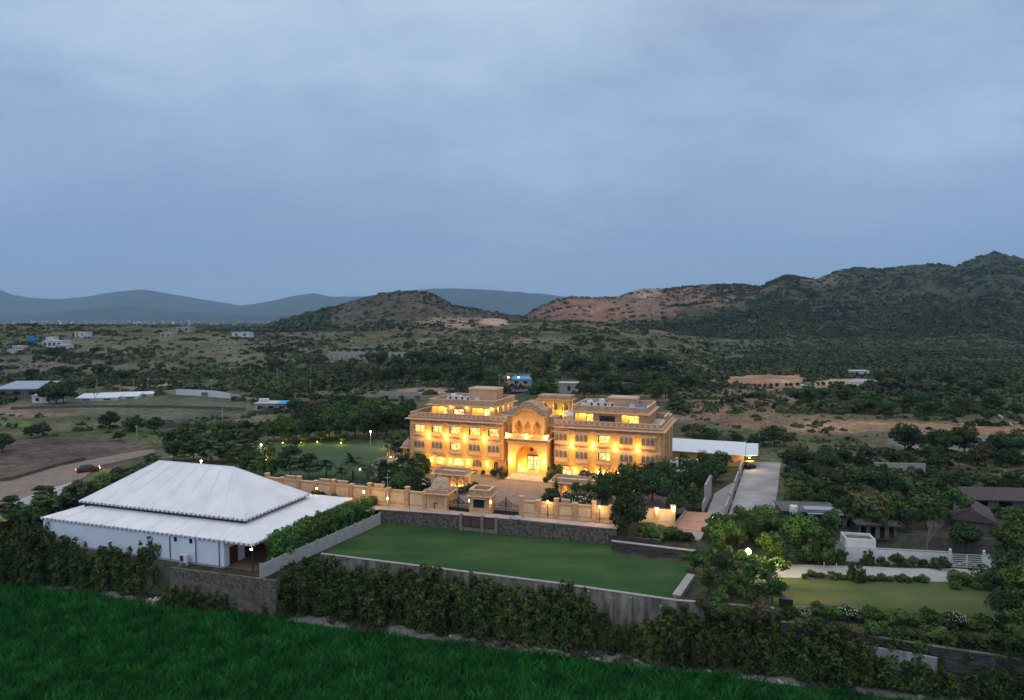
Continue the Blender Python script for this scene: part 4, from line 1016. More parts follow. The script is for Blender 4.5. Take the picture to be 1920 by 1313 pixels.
# orange ramp
o = empty('ramp', G(1290, 975, -1), 0, 'sloping orange brick ramp with pale kerbs going down to the garden', 'ramp')
q = [G(1286, 960, 0), G(1334, 963, 0), G(1312, 1014, -2.1), G(1251, 1005, -2.1)]; oo = o.location
pl_ = [(v.x - oo.x, v.y - oo.y) for v in q]; zz_ = [1.1, 1.1, -1.0, -1.0]
def quad3(bb, P, zt, th, m=0): bb.add([(P[i][0], P[i][1], zt[i] - th) for i in range(4)] + [(P[i][0], P[i][1], zt[i]) for i in range(4)], [(0, 1, 2, 3), (7, 6, 5, 4), (0, 4, 5, 1), (1, 5, 6, 2), (2, 6, 7, 3), (3, 7, 4, 0)], m)
def lerp(a, c, t): return tuple(a[i] + (c[i] - a[i]) * t for i in range(len(a)))
TL, TR, BR, BL = [(*pl_[i], zz_[i]) for i in range(4)]
b = MB()
for k, (t0, t1) in enumerate(((0, .36), (.37, .72))):
    A, B_, C_, D_ = lerp(TL, BL, t0), lerp(TR, BR, t0), lerp(TR, BR, t1), lerp(TL, BL, t1)
    quad3(b, [A, B_, C_, D_], [v[2] for v in (A, B_, C_, D_)], 1.2, 0)
b.build('ramp_slab', M['ramp'], o)
b = MB(); A, B_, C_, D_ = lerp(TL, BL, .73), lerp(TR, BR, .73), BR, BL; quad3(b, [A, B_, C_, D_], [v[2] - .03 for v in (A, B_, C_, D_)], 1.2)
for P0, P1 in ((TL, BL), (TR, BR)): b.bar((P0[0], P0[1], P0[2] - .1), (P1[0], P1[1], P1[2] - .1), .35, .55)
b.build('ramp_kerb', M['cap'], o)
# lane walls by the driveway
def lane_wall(pts, h, th, lab, mm='cap', post=True):
    o = empty('lane_wall', pts[0], 0, lab, 'wall'); base = Vector(pts[0])
    b = MB()
    for i in range(len(pts) - 1):
        a, c = pts[i] - base, pts[i + 1] - base; d = (c - a).normalized(); n_ = Vector((-d.y, d.x, 0)) * th
        quad = [(a.x, a.y), (c.x, c.y), (c.x + n_.x, c.y + n_.y), (a.x + n_.x, a.y + n_.y)]; b.prism(quad, 0, h[i])
    b.build('masonry', M[mm], o)
    if post:
        for i, pnt in enumerate(pts[1:-1]):
            q = MB(); v = pnt - base; q.box(v.x - .25, v.x + .25, v.y - .25, v.y + .25, 0, h[i] + .45); q.build('pier', M['cap'], o)
lane_wall([G(1320, 960, 0), G(1324, 950, 0), G(1330, 938, 0), G(1334, 930, 0)], [1.6, 3.9, 3.9], .35, 'tall free standing stepped masonry wall beside the narrow service lane', 'cap', False)
lane_wall([G(1362, 966, 0), G(1370, 945, 0), G(1378, 920, 0), G(1386, 898, 0), G(1394, 872, 0)], [1.5, 1.5, 1.6, 1.6], .3, 'pale masonry wall with piers between the service lane and the driveway')
sheet('service_lane', [G(1326, 962, .03), G(1358, 966, .03), G(1382, 900, .03), G(1340, 925, .03)], M['concrete'], .04)

# white shed roofs behind the near wing
o = empty('long_shed', G(1394, 878, 0), HA, 'long low shed with a white sheet roof behind the near wing', 'shed')
b = MB(); b.box(-26, 0, 1, 7, 0, 2.6); b.build('wall', M['plaster'], o)
b = MB(); b.add([(-26.5, 0, 2.75), (.3, 0, 2.75), (.3, 8, 4.3), (-26.5, 8, 4.3), (-26.5, 0, 2.85), (.3, 0, 2.85), (.3, 8, 4.4), (-26.5, 8, 4.4)], [(0, 3, 2, 1), (4, 5, 6, 7), (0, 1, 5, 4), (1, 2, 6, 5), (2, 3, 7, 6), (3, 0, 4, 7)]); b.build('roof', M['metalroof'], o)
b = MB(); b.add([(.35, .3, 2.6), (3.0, .3, 3.0), (3.0, 8, 4.2), (.35, 8, 4.1), (.35, .3, 2.7), (3.0, .3, 3.1), (3.0, 8, 4.3), (.35, 8, 4.2)], [(0, 3, 2, 1), (4, 5, 6, 7), (0, 1, 5, 4), (1, 2, 6, 5), (2, 3, 7, 6), (3, 0, 4, 7)]); b.build('porch_roof', M['metalroof'], o)
b = MB(); b.lathe([(.1, 0), (.14, .06), (.05, .2)], 8); q = b.build('shed_lamp', M['bulb'], o, (1.2, -.2, 2.3)); plight((0.4, -.8, .1), 420, q, (1, .72, .35), .2)
o = empty('auto_rickshaw', G(1402, 880, 0) + Vector((.6, .2, 0)), R(20), 'small yellow and dark three wheeler parked under the shed lamp', 'rickshaw')
b = MB(); b.box(-1.2, 1.0, -.6, .6, .3, .9); b.box(.95, 1.3, -.4, .4, .3, .75); b.build('body', M['iron'], o)
b = MB(); b.box(-1.15, .8, -.6, .6, 1.65, 1.78); [b.box(x, x + .06, y, y + .06, .9, 1.65) for x in (-1.1, .7) for y in (-.58, .52)]; b.build('canopy', mat('yellow_hood', (.6, .4, .05), .6), o)
for x, y in ((-.8, -.65), (-.8, .6), (1.1, -.05)): b = MB(); b.tube((x, y, .28), (x, y + .12, .28), .28, n=12); b.build('wheel', M['tyre'], o)

# machines in the yard beside the near wing end wall
yard = [(57.2, 3.5, 1.6, 'white chiller cabinet'), (59.2, 5.0, 1.9, 'tall grey generator box'), (57.8, 7.4, 1.5, 'white fan cabinet'), (60.6, 8.0, 1.3, 'low pale plant box')]
for i, (u, v, h, t) in enumerate(yard):
    o = empty('plant_machine', HW(u, v, 3.0), HA, f'{t} on the low service roof beside the near wing end wall', 'machine')
    b = MB(); b.box(-.8, .8, -.6, .6, .1, h); b.box(-.7, -.5, -.5, .5, 0, .1); b.box(.5, .7, -.5, .5, 0, .1); b.build('casing', M['steelw'], o)
    b = MB(); b.lathe([(.4, h + .003), (.4, h + .1)], 12); b.box(-.5, .5, -.62, -.602, .4, h - .3); b.build('fan_grille', M['grill'], o)
o = empty('service_block', HW(56.2, 2.0, 0), HA, 'low flat roofed service block against the near wing end wall', 'building'); b = MB(); b.box(0, 6, 0, 8, 0, 2.8); b.build('wall', M['sand'], o); b = MB(); b.box(-.2, 6.2, -.2, 8.2, 2.805, 3.0); b.build('roof', M['roof_w'], o)

# ------------------------------------------------------------------ white marquee
TA = R(-18.6); TF = Vector((-35.8, 92.9, -2.2))
tent = empty('marquee', TF, TA, 'large white marquee with a hipped upper roof above a wide lower roof and scalloped edges', 'marquee')
def hip(name, x0, x1, y0, y1, z0, z1, inx, iny, parent, m, th=.08):
    b = MB(); P_ = [(x0, y0, z0), (x1, y0, z0), (x1, y1, z0), (x0, y1, z0), (x0 + inx, y0 + iny, z1), (x1 - inx, y0 + iny, z1), (x1 - inx, y1 - iny, z1), (x0 + inx, y1 - iny, z1)]
    Q = [(p[0], p[1], p[2] - th) for p in P_]
    b.add(P_ + Q, [(0, 1, 5, 4), (1, 2, 6, 5), (2, 3, 7, 6), (3, 0, 4, 7), (4, 5, 6, 7), (9, 8, 12, 13), (10, 9, 13, 14), (11, 10, 14, 15), (8, 11, 15, 12), (15, 14, 13, 12), (0, 8, 9, 1), (1, 9, 10, 2), (2, 10, 11, 3), (3, 11, 8, 0)])
    return b.build(name, m, parent)
# local origin = front right corner of the lower roof; x runs to the left as negative
hip('lower_roof', -40.2, 0, 0, 25.6, 4.05, 5.35, 6.2, 6.2, tent, M['tent'])
hip('upper_roof', -37.4, -4.7, 4.3, 19.9, 5.85, 11.35, 8.7, 7.75, tent, M['tent'])
b = MB()
for x0, x1, y0, y1 in ((-36.9, -5.2, 4.8, 4.95), (-36.9, -5.2, 19.25, 19.4), (-36.9, -36.75, 4.95, 19.25), (-5.35, -5.2, 4.95, 19.25)): b.box(x0, x1, y0, y1, 4.6, 5.95)
b.build('eave_shadow_band', M['iron'], tent)  # black band close under the upper eave, standing in for its shadow
def scallop(P0, P1, z, h, step, name):
    b = MB(); a, c = Vector(P0), Vector(P1); L2 = (c - a).length; n = int(L2 / step); d = (c - a) / n; nn = Vector((d.y, -d.x)).normalized() * .02
    for k in range(n):
        q0 = a + d * k; q1 = a + d * (k + .5); q2 = a + d * (k + 1)
        pts = [(q0.x + nn.x, q0.y + nn.y, z), (q0.x + nn.x, q0.y + nn.y, z - h * .35), (q1.x + nn.x, q1.y + nn.y, z - h), (q2.x + nn.x, q2.y + nn.y, z - h * .35), (q2.x + nn.x, q2.y + nn.y, z)]
        bk = [(p[0] - 2 * nn.x, p[1] - 2 * nn.y, p[2]) for p in pts]
        b.add(pts + bk, [(0, 1, 2, 3, 4), (9, 8, 7, 6, 5), (0, 5, 6, 1), (1, 6, 7, 2), (2, 7, 8, 3), (3, 8, 9, 4)], k % 2)
        if k % 6 == 0: b.box(q0.x - .03, q0.x + .03, q0.y - .03, q0.y + .03, z + .0, z + .22, 1)
    b.build(name, [M['tent'], M['trim']], tent)
scallop((-40.2, -.03), (0, -.03), 4.03, .38, .42, 'valance'); scallop((.03, 0), (.03, 25.6), 4.03, .38, .42, 'valance'); scallop((-40.23, 25.6), (-40.23, 0), 4.03, .38, .42, 'valance')
scallop((-37.4, 4.27), (-4.7, 4.27), 5.83, .34, .42, 'valance'); scallop((-4.67, 4.3), (-4.67, 19.9), 5.83, .34, .42, 'valance'); scallop((-37.43, 19.9), (-37.43, 4.3), 5.83, .34, .42, 'valance')
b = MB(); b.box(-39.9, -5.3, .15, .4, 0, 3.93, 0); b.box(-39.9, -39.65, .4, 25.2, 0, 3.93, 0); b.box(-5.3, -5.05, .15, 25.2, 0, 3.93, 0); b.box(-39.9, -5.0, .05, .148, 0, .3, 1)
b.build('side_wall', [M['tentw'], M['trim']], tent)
b = MB(); b.box(-5.04, -4.99, 1.2, 2.9, .05, 2.7); b.build('door', M['maroon'], tent)
b = MB(); b.box(-5.045, -4.995, 4.4, 20.2, .1, 3.6); b.build('dark_screen', M['iron'], tent)
for x in (-13.9, -11.1): b = MB(); b.box(x, x + .5, .07, .145, 3.0, 3.6); b.build('vent_window', M['darkglass'], tent)
for x, m in ((-14.6, 'iron'), (-9.9, 'iron'), (-5.8, 'maroon')): b = MB(); b.tube((x, .03, .3), (x, .03, 3.6), .06); b.build('drain_pipe', M[m], tent)
for x, y in ((-.3, .3), (-.3, 6.5), (-.3, 12.8), (-.3, 19.1), (-.3, 25.2)): b = MB(); b.tube((x, y, 0), (x, y, 4.1), .07); b.build('veranda_post', M['iron'], tent)
b = MB(); b.lathe([(.12, 3.15), (.16, 3.22), (.16, 3.35), (.06, 3.4)], 10, (-.3, .05, 0)); q = b.build('veranda_lamp', M['bulbw'], tent); plight((-.3, -.3, 3.2), 14, q, (1, .85, .6))
b = MB(); b.lathe([(.12, 3.3), (.16, 3.37), (.16, 3.5), (.06, 3.55)], 10, (-.6, 9.2, 0)); q = b.build('veranda_lamp', M['bulb'], tent); plight((-.6, 9.2, 3.0), 26, q)
b = MB(); b.box(-5.0, .2, .3, 25.4, 0, .14); b.build('veranda_floor', M['brownfloor'], tent)
b = MB()
for k in range(7): b.bar((-33 + k * 4, 4.4 + .1, 5.96), (-27.5 + k * 2.4, 11.6, 11.12), .03, .02)
for k in range(8): b.bar((-36 + k * 4.3, .1, 4.10), (-33.6 + k * 3.7, 5.9, 5.30), .03, .02)
b.build('panel_seam', M['seam'], tent); b = MB()
for p0, p1 in (((-37.4, 4.3, 5.78), (-28.7, 12.05, 11.38)), ((-4.7, 4.3, 5.78), (-13.4, 12.05, 11.38)), ((-4.7, 19.9, 5.78), (-13.4, 12.1, 11.38)), ((-28.7, 12.1, 11.38), (-13.4, 12.1, 11.38))): b.bar(p0, p1, .14, .08)
b.bar((-6.2, 6.2, 5.38), (0, 0, 4.08), .12, .06); b.bar((-5.2, .05, 4.12), (-5.2, 6.0, 5.2), .08, .06)
b.build('roof_seam', M['tent'], tent)
o = empty('air_conditioner', TF + Vector((math.cos(TA) * -11.3, math.sin(TA) * -11.3, 0)) + Vector((-.3, -.55, 0)), TA, 'white air conditioner on the ground against the marquee front wall', 'air conditioner')
b = MB(); b.box(-.65, .65, -.25, .25, .45, 1.55); [b.box(x, x + .08, -.2, .2, 0, .45) for x in (-.55, .47)]; b.build('casing', M['steelw'], o); b = MB(); b.box(-.5, .1, -.27, -.252, .6, 1.4); b.build('fan_grille', M['grill'], o)

# precast panel fence between marquee and lawn
f0, f1 = G(489, 1086, -2.2), G(712, 984, -2.2); ang = math.atan2(f1.y - f0.y, f1.x - f0.x); L_ = (f1 - f0).length; n = 12
o = empty('panel_fence', f0, ang, 'grey precast concrete panel fence along the marquee side of the lawn', 'fence')
for k in range(n + 1):
    x = L_ * k / n; b = MB(); b.box(x - .1, x + .1, -.1, .1, 0, 2.15); b.build('post', M['concpanel'], o)
    if k < n:
        b = MB()
        for j in range(4): b.box(x + .1, x + L_ / n - .1, -.04, .04, .03 + j * .5, .50 + j * .5)
        b.build('panel', M['concpanel'], o)
# field side walls
lf = [G(318, 1071, -2.2), G(400, 1081, -2.2), G(516, 1096, -2.2)]
strip_wall('field_wall', lf, -7.0, -3.4, .5, 'mudwall', 'rough dull rubble wall below the marquee forecourt, facing the crop field')
strip_wall('parapet_wall', [p + Vector((0, .05, 0)) for p in lf], -3.39, -1.75, .4, 'stone', 'low dark rubble parapet on top of the rough field wall')
strip_wall('field_wall', [Vector((-28.4, 99.6, 0)), Vector((6.2, 88.2, 0))], -7.0, -1.9, .35, 'oldwall', 'long stained plaster wall behind the main hedge, at the front of the lawn', cap='cap', caph=.1)
strip_wall('field_wall', [Vector((6.3, 88.1, 0)), Vector((20.4, 82.8, 0)), Vector((31.5, 80.5, 0))], -7.0, -1.9, .35, 'oldwall', 'streaked pale wall showing between the hedges at the near corner of the lawn', cap='cap', caph=.1)
b = MB(); pa, pb_ = Vector((6.2, 88.0)), Vector((20.4, 82.7)); dd = (pb_ - pa).normalized()
strip_wall('field_wall', [G(1465, 1172, -2.4), G(1610, 1196, -2.4), G(1800, 1226, -2.4), G(2000, 1255, -2.4)], -7.0, -2.1, .35, 'stone_b', 'dark mossy wall under the low hedge of the worn meadow', cap='mudwall', caph=.09)
strip_wall('field_wall', [G(1612, 1209, -2.7), G(1700, 1223, -2.7), G(1758, 1234, -2.7)], -7.0, -2.75, .3, 'greywash', 'whitewashed wall patch glimpsed through the shrubs below the worn meadow')
for i, x in enumerate((9.5, 12.4, 14.6, 18.2)):
    o = empty('wall_buttress', (x, 88.1 - (x - 6.3) * .376 - .62, -7.0), R(-20), f'dark narrow buttress on the streaked pale wall, {ordw(i)} from the hedge gap', 'buttress', 'buttresses on the pale field wall'); b = MB(); b.box(0, .45, 0, .5, 0, 4.9 - .5 * (i % 2)); b.build('pillar', M['conc_post'], o)
o = empty('debris_heap', G(290, 1133, -6.9), R(-15), 'crumpled heap of pale torn sheeting on the track below the hedge', 'debris')
b = MB(); rnd = random.Random(4)
for k in range(14):
    x, y, a = rnd.uniform(-1.8, 1.8), rnd.uniform(-.8, .8), rnd.uniform(0, 3.14); l = rnd.uniform(.5, 1.4); z = rnd.uniform(.05, .4)
    b.bar((x - l * math.cos(a), y - l * math.sin(a) * .6, z * .3), (x + l * math.cos(a), y + l * math.sin(a) * .6, z), .35, .06)
b.build('sheeting', M['concpanel'], o)

# ------------------------------------------------------------------ the garden and houses at the right
def level(px, py): return G(px, py, -2.2)
p = level(1585, 1053)
o = empty('gate_house', p, R(-12), 'small whitewashed gate house with an open cracked roof beside the pale road', 'gate house')
b = MB(); b.box(0, 4.0, 0, 3.0, 0, 3.0, 0); b.box(-.08, 4.08, -.08, 3.08, 2.2, 2.3, 0)
for X0, X1, Y0, Y1 in ((0, 4, 0, .2), (0, 4, 2.8, 3), (0, .2, .2, 2.8), (3.8, 4, .2, 2.8)): b.box(X0, X1, Y0, Y1, 3.003, 3.45, 0)
b.build('wall', M['whitewall'], o); b = MB(); b.box(.2, 3.8, .2, 2.8, 3.003, 3.1); b.build('roof', M['brownwall'], o)
def low_wall(a, c, h, mm, lab, capm='cap'): return strip_wall('garden_wall', [a, c], a.z - .1, a.z + h, .22, mm, lab, cap=capm, caph=.1)
low_wall(level(1636, 1056), level(1783, 1064), 2.1, 'whitewall', 'whitewashed garden wall between the gate house and the white gate')
low_wall(level(1843, 1068), level(1925, 1074), 2.0, 'whitewall', 'whitewashed garden wall beyond the white gate')
low_wall(level(1480, 1036), level(1584, 1041), 1.9, 'whitewall', 'greyish garden wall behind the climbing shrubs beside the gate house')
p0, p1 = level(1783, 1064), level(1842, 1067); L_ = (p1 - p0).length; ang = math.atan2(p1.y - p0.y, p1.x - p0.x)
o = empty('white_gate', p0, ang, 'white painted double gate with horizontal bars in the garden wall', 'gate')
for s in (0, 1):
    x0, x1 = (.12, L_ / 2 - .02) if s == 0 else (L_ / 2 + .02, L_ - .12); b = MB()
    for x in (x0, x1 - .06): b.box(x, x + .06, -.03, .03, .08, 1.95)
    for k in range(7): b.box(x0 + .06, x1 - .06, -.02, .02, .1 + k * .3, .17 + k * .3)
    b.bar((x0 if s == 0 else x1, -.04, .2), (x1 if s == 0 else x0, -.04, 1.0), .06); b.build('gate_leaf', M['steelw'], o)
for x in (-.3, L_): b = MB(); b.box(x, x + .3, -.15, .15, 0, 2.3); b.lathe([(.05, 2.305), (.2, 2.45), (.2, 2.6), (.04, 2.72)], 10, (x + .15, 0, 0)); b.build('pier', M['whitewall'], o)
# old compound of tiled sheds behind
def old_house(p, rz, L_, D_, h, rise, roofm, lab, name='tiled_house', wallm='brownwall', doors=4):
    o = empty(name, p, rz, lab, 'house'); b = MB(); b.arches(0, L_, 0, h, [(L_ * (k + .5) / doors, L_ / doors * .55, .02, h * .8, 0, 'flat') for k in range(doors)], 0, .2); b.box(0, .2, .2, D_, 0, h); b.box(L_ - .2, L_, .2, D_, 0, h); b.box(.2, L_ - .2, D_ - .2, D_, 0, h); b.build('wall', M[wallm], o)
    b = MB(); P_ = [(-.5, -.6, h - .1), (L_ + .5, -.6, h - .1), (L_ + .5, D_ + .6, h - .1), (-.5, D_ + .6, h - .1), (-.5, D_ / 2, h + rise), (L_ + .5, D_ / 2, h + rise)]; Q = [(a, c, d - .12) for a, c, d in P_]
    b.add(P_ + Q, [(0, 1, 5, 4), (2, 3, 4, 5), (1, 2, 5), (3, 0, 4), (7, 6, 10, 11), (9, 8, 11, 10), (0, 6, 7, 1), (1, 7, 8, 2), (2, 8, 9, 3), (3, 9, 6, 0)]); b.build('roof', M[roofm], o)
    return o
old_house(G(1862, 1010, -1.0), R(62), 9, 5, 2.6, 1.5, 'tiles', 'old house whose dark tiled roof slopes steeply down towards the white gate')
old_house(G(1815, 962, -.3), R(-6), 16, 5, 2.6, 1.4, 'tiles', 'long old tiled house standing behind the steep roofed one')
o = old_house(G(1610, 1010, -.8), R(-6), 5.5, 4, 2.4, .1, 'stone_b', 'dim open fronted shed right behind the gate house', 'open_shed')
strip_wall('garden_wall', [G(1640, 1020, -2.0), G(1800, 1032, -2.0), G(1900, 1036, -2.0)], -2.4, -.1, .25, 'brownwall', 'dull brown compound wall behind the whitewashed one', cap=None)
p = G(1470, 985, 0); o = old_house(p, R(-8), 8, 5, 2.6, .05, 'brownwall', 'flat roofed cottage with a white tank beside the driveway', 'cottage', doors=3)
o = old_house(G(1518, 988, 0), R(-8), 5.5, 4, 2.4, .35, 'greyblue', 'little shed with a grey blue sheet roof next to the cottage', 'sheet_roof_shed', doors=2)
q = G(1488, 962, 2.7); o = empty('water_tank', q, 0, 'white water tank standing on the cottage roof beside the driveway', 'water tank'); b = MB(); b.lathe([(.6, 0), (.6, 1.1), (.45, 1.25), (.2, 1.35)], 12); b.build('barrel', M['steelw'], o); b = MB(); b.lathe([(.2, 1.353), (.2, 1.42)], 10); b.build('lid', M['grill'], o)
for i, (px, py) in enumerate(((1468, 1062), (1545, 1063), (1568, 1066))):
    o = empty('garden_post', level(px, py), 0, f'{ordw(i)} short white marker post beside the pale road, from the lamp lit trees', 'post', 'white marker posts in the road bed'); b = MB(); b.tube((0, 0, 0), (0, 0, .7), .05); b.build('post', M['steelw'], o)
strip_wall('far_wall', [G(1640, 883), G(1735, 885)], G(1690, 884).z - .2, G(1690, 884).z + 1.8, .3, 'cap', 'pale boundary wall far behind the driveway trees')
o = empty('water_trough', level(1462, 1140), R(-15), 'dark metal box standing at the corner of the worn meadow', 'box'); b = MB(); b.box(0, 1.5, 0, 1.1, 0, 1.1); b.build('tub', M['iron'], o); b = MB(); b.box(-.05, 1.55, -.05, 1.15, 1.103, 1.16); b.build('lid', M['grill'], o)
for i, (px, py) in enumerate(((1340, 1128), (1378, 1100))):
    pass
p = level(1402, 1084); o = empty('garden_lamp', p, 0, 'tall garden lamp glowing amber among the trees beside the worn meadow', 'garden lamp')
b = MB(); b.tube((0, 0, 0), (0, 0, 3.3), .05); b.build('pole', M['iron'], o)
b = MB(); b.lathe([(.1, 3.3), (.34, 3.45), (.38, 3.75), (.2, 4.0), (.04, 4.1)], 12); q = b.build('lamp_globe', M['bulb'], o); plight((.6, -.6, 5.0), 1500, q, (1, .78, .30), .3); plight((2.2, -2.4, 5.4), 1100, q, (1, .8, .3), .4); plight((0, -1.2, 3.8), 600, q, (1, .78, .30), .3); plight((2.5, -3.0, 3.0), 450, q, (1, .8, .35), .3)  # extra lights clear of the globe, added to brighten the leaves round it

# ------------------------------------------------------------------ foliage meshes
def leaves(rng, centers, radii, n, size, flat=1.0, up=.25, aspect=1.6):
    """n leaf quads spread over clumps; returns V, F"""
    K = len(centers); w = radii ** 2; w = w / w.sum()
    c = rng.choice(K, n, p=w)
    d = rng.normal(size=(n, 3)); d /= np.linalg.norm(d, axis=1)[:, None]
    rr = radii[c] * (.55 + .5 * rng.random(n) ** .5)
    P_ = centers[c] + d * rr[:, None] * np.array([1, 1, flat])
    nrm = d + rng.normal(size=(n, 3)) * .45 + np.array([0, 0, up]); nrm /= np.linalg.norm(nrm, axis=1)[:, None]
    t = np.cross(nrm, rng.normal(size=(n, 3))); t /= np.linalg.norm(t, axis=1)[:, None]
    b = np.cross(nrm, t)
    s = size * (.6 + .8 * rng.random(n))[:, None]
    t = t * s * aspect * .5; b = b * s * .5
    V = np.stack([P_ - t, P_ - b * .9, P_ + t, P_ + b * .9], 1).reshape(-1, 3)
    F = np.arange(4 * n).reshape(n, 4)
    return V, F
def limb_mesh(pts, r0, r1, n=6):
    b = MB(); m = len(pts) - 1
    for i in range(m): b.tube(pts[i], pts[i + 1], r0 + (r1 - r0) * i / m, r0 + (r1 - r0) * (i + 1) / m, n)
    return b
def trunk_for(rng, centers, h0, r, H, nl=5):
    b = MB(); fork = (rng.normal() * .03 * H, rng.normal() * .03 * H, h0)
    b.tube((0, 0, -.25), (fork[0] * .4, fork[1] * .4, h0 * .5), r, r * .8, 7); b.tube((fork[0] * .4, fork[1] * .4, h0 * .5), fork, r * .8, r * .62, 7)
    for i in rng.choice(len(centers), min(nl, len(centers)), replace=False):
        c = centers[i]; mid = (np.array(fork) + c) / 2 + rng.normal(size=3) * .05 * H
        b.tube(fork, mid, r * .5, r * .3, 5); b.tube(mid, c, r * .3, r * .08, 5)
    return b
def make_tree(kind, seed, mat_):
    """returns [(part name, mesh)], all at about real size for the given height H"""
    rng = np.random.default_rng(seed); H = dict(round=6.5, tall=9, flat=6, shrub=7, bush=2.4, small=4, thorn=5, cypress=5, hedge=4.6).get(kind, 5)
    if kind in ('round', 'tall', 'small', 'thorn'):
        K = {'round': 34, 'tall': 44, 'small': 24, 'thorn': 26}[kind]; W_ = {'round': .56, 'tall': .42, 'small': .50, 'thorn': .62}[kind] * H
        zc, zr = ({'round': .58, 'tall': .57, 'small': .56, 'thorn': .66}[kind]) * H, ({'round': .36, 'tall': .40, 'small': .36, 'thorn': .25}[kind]) * H
        d = rng.normal(size=(K, 3)); d /= np.linalg.norm(d, axis=1)[:, None]; rr = rng.random(K) ** .45
        lop = 1 + .25 * np.sin(np.arctan2(d[:, 1], d[:, 0]) * 2 + rng.random() * 6)
        cen = d * rr[:, None] * np.array([W_ * .78, W_ * .78, zr * .85]) * lop[:, None] + np.array([0, 0, zc])
        rad = H * (.09 + .10 * rng.random(K)); n = {'round': 3000, 'tall': 3600, 'small': 1700, 'thorn': 1900}[kind]
        V, F = leaves(rng, cen, rad, n, {'round': .30, 'tall': .30, 'small': .24, 'thorn': .26}[kind], .75)
        tr = trunk_for(rng, cen, H * (.28 if kind != 'thorn' else .34), H * .026, H, 7)
    elif kind == 'flat':
        cen, rad = [], []
        for z, w in ((.38, .50), (.52, .46), (.66, .38), (.80, .28), (.93, .14)):
            for k in range(9):
                a = rng.random() * 6.28; q = w * H * (.35 + .65 * rng.random()); cen.append((q * math.cos(a), q * math.sin(a), z * H + rng.normal() * .1)); rad.append(H * (.09 + .07 * rng.random()))
        cen, rad = np.array(cen), np.array(rad); V, F = leaves(rng, cen, rad, 2300, .28, .28, .8); tr = trunk_for(rng, cen, H * .32, H * .02, H, 8)
    elif kind == 'shrub':                                          # tall many-stemmed shrub, leafy to the ground
        cen, rad = [], []
        for k in range(19):
            a = rng.random() * 6.28; q = .40 * H * rng.random() ** .6; top = H * (.45 + .55 * rng.random()) * (1 - .35 * q / (.4 * H))
            m = int(4 + top / H * 4)
            for j in range(m):
                f = (j + .5) / m; cen.append((q * math.cos(a) * (1 + .25 * f) + rng.normal() * .15, q * math.sin(a) * (1 + .25 * f) + rng.normal() * .15, top * f)); rad.append(H * (.135 - .075 * f) * (.6 + .8 * rng.random()))
        cen, rad = np.array(cen), np.array(rad); V, F = leaves(rng, cen, rad, 9500, .26, .9, .35, 1.9)
        tr = MB(); [tr.tube((math.cos(a) * .2, math.sin(a) * .2, -.2), (math.cos(a) * .8, math.sin(a) * .8, H * .45), .07, .03, 5) for a in (0, 1.3, 2.5, 3.9, 5.1)]
    elif kind == 'hedge':
        K = 60; d = rng.random((K, 3)); cen = (d - np.array([.5, .5, 0])) * np.array([2.6, 2.6, H * .88]) + np.array([0, 0, .3]); rad = .38 + .38 * rng.random(K)
        V, F = leaves(rng, cen, rad, 4200, .20, 1.0, .35, 1.7); tr = MB(); [tr.tube((x, 0, -.2), (x * 1.5, .1, 2.5), .05, .02, 5) for x in (-.5, 0, .5)]
    elif kind == 'bush':
        K = 16; d = rng.normal(size=(K, 3)); d /= np.linalg.norm(d, axis=1)[:, None]; cen = d * (rng.random(K) ** .5)[:, None] * np.array([.42 * H, .42 * H, .3 * H]) + np.array([0, 0, .42 * H])
        rad = H * (.12 + .12 * rng.random(K)); V, F = leaves(rng, cen, rad, 1500, .17, .9); tr = MB(); [tr.tube((0, 0, -.2), tuple(c), .05, .02, 5) for c in cen[:5]]
    elif kind == 'cypress':
        m = 22; cen = np.array([(rng.normal() * .08, rng.normal() * .08, H * (.06 + .9 * k / m)) for k in range(m)]); rad = np.array([H * .17 * (1 - k / m) + .12 for k in range(m)])
        V, F = leaves(rng, cen, rad, 1700, .18, 1.0, .6); tr = MB(); tr.tube((0, 0, -.2), (0, 0, H * .8), .12, .03, 6)
    keep = V.reshape(-1, 4, 3)[:, :, 2].min(1) > .03
    V = V.reshape(-1, 4, 3)[keep].reshape(-1, 3); F = np.arange(len(V)).reshape(-1, 4)
    cm = npmesh('crown', V, F, M[mat_])
    o = tr.build('trunk', M['bark']); tm = o.data; bpy.data.objects.remove(o)
    return H, cm, tm
def make_palm(seed):
    rng = np.random.default_rng(seed); H = 5.5; b = MB(); nf = 34
    Vs, Fs = [], []; k0 = 0
    for k in range(nf):
        a = 2 * math.pi * k / nf + rng.random() * .3; el = math.radians(rng.uniform(-5, 75)); L_ = 3.1 * (.8 + .3 * rng.random())
        p = np.array([0, 0, H * .62]); dirv = np.array([math.cos(a) * math.cos(el), math.sin(a) * math.cos(el), math.sin(el)]); seg = 12
        side_ = np.array([-math.sin(a), math.cos(a), 0])
        for j in range(seg):
            q = p + dirv * L_ / seg; ll = .80 * math.sin(math.pi * (j + 1.2) / (seg + 1.5))
            for s in (-1, 1):
                o1 = side_ * s * ll + dirv * ll * .55 - np.array([0, 0, .12 * ll]); w_ = dirv * .26
                Vs += [p, p + w_, p + o1 + w_ * .3, p + o1]; Fs.append((k0, k0 + 1, k0 + 2, k0 + 3)); k0 += 4
            b.bar(tuple(p), tuple(q), .04); dirv = dirv + np.array([0, 0, -.13]); dirv /= np.linalg.norm(dirv); p = q
    b.tube((0, 0, -.2), (.05, .05, H * .3), .24, .2, 9); b.tube((.05, .05, H * .3), (0, 0, H * .62), .2, .17, 9)
    o = b.build('trunk', M['bark']); tm = o.data; bpy.data.objects.remove(o)
    return H, npmesh('crown', Vs, Fs, M['leafp']), tm
LIB = {}
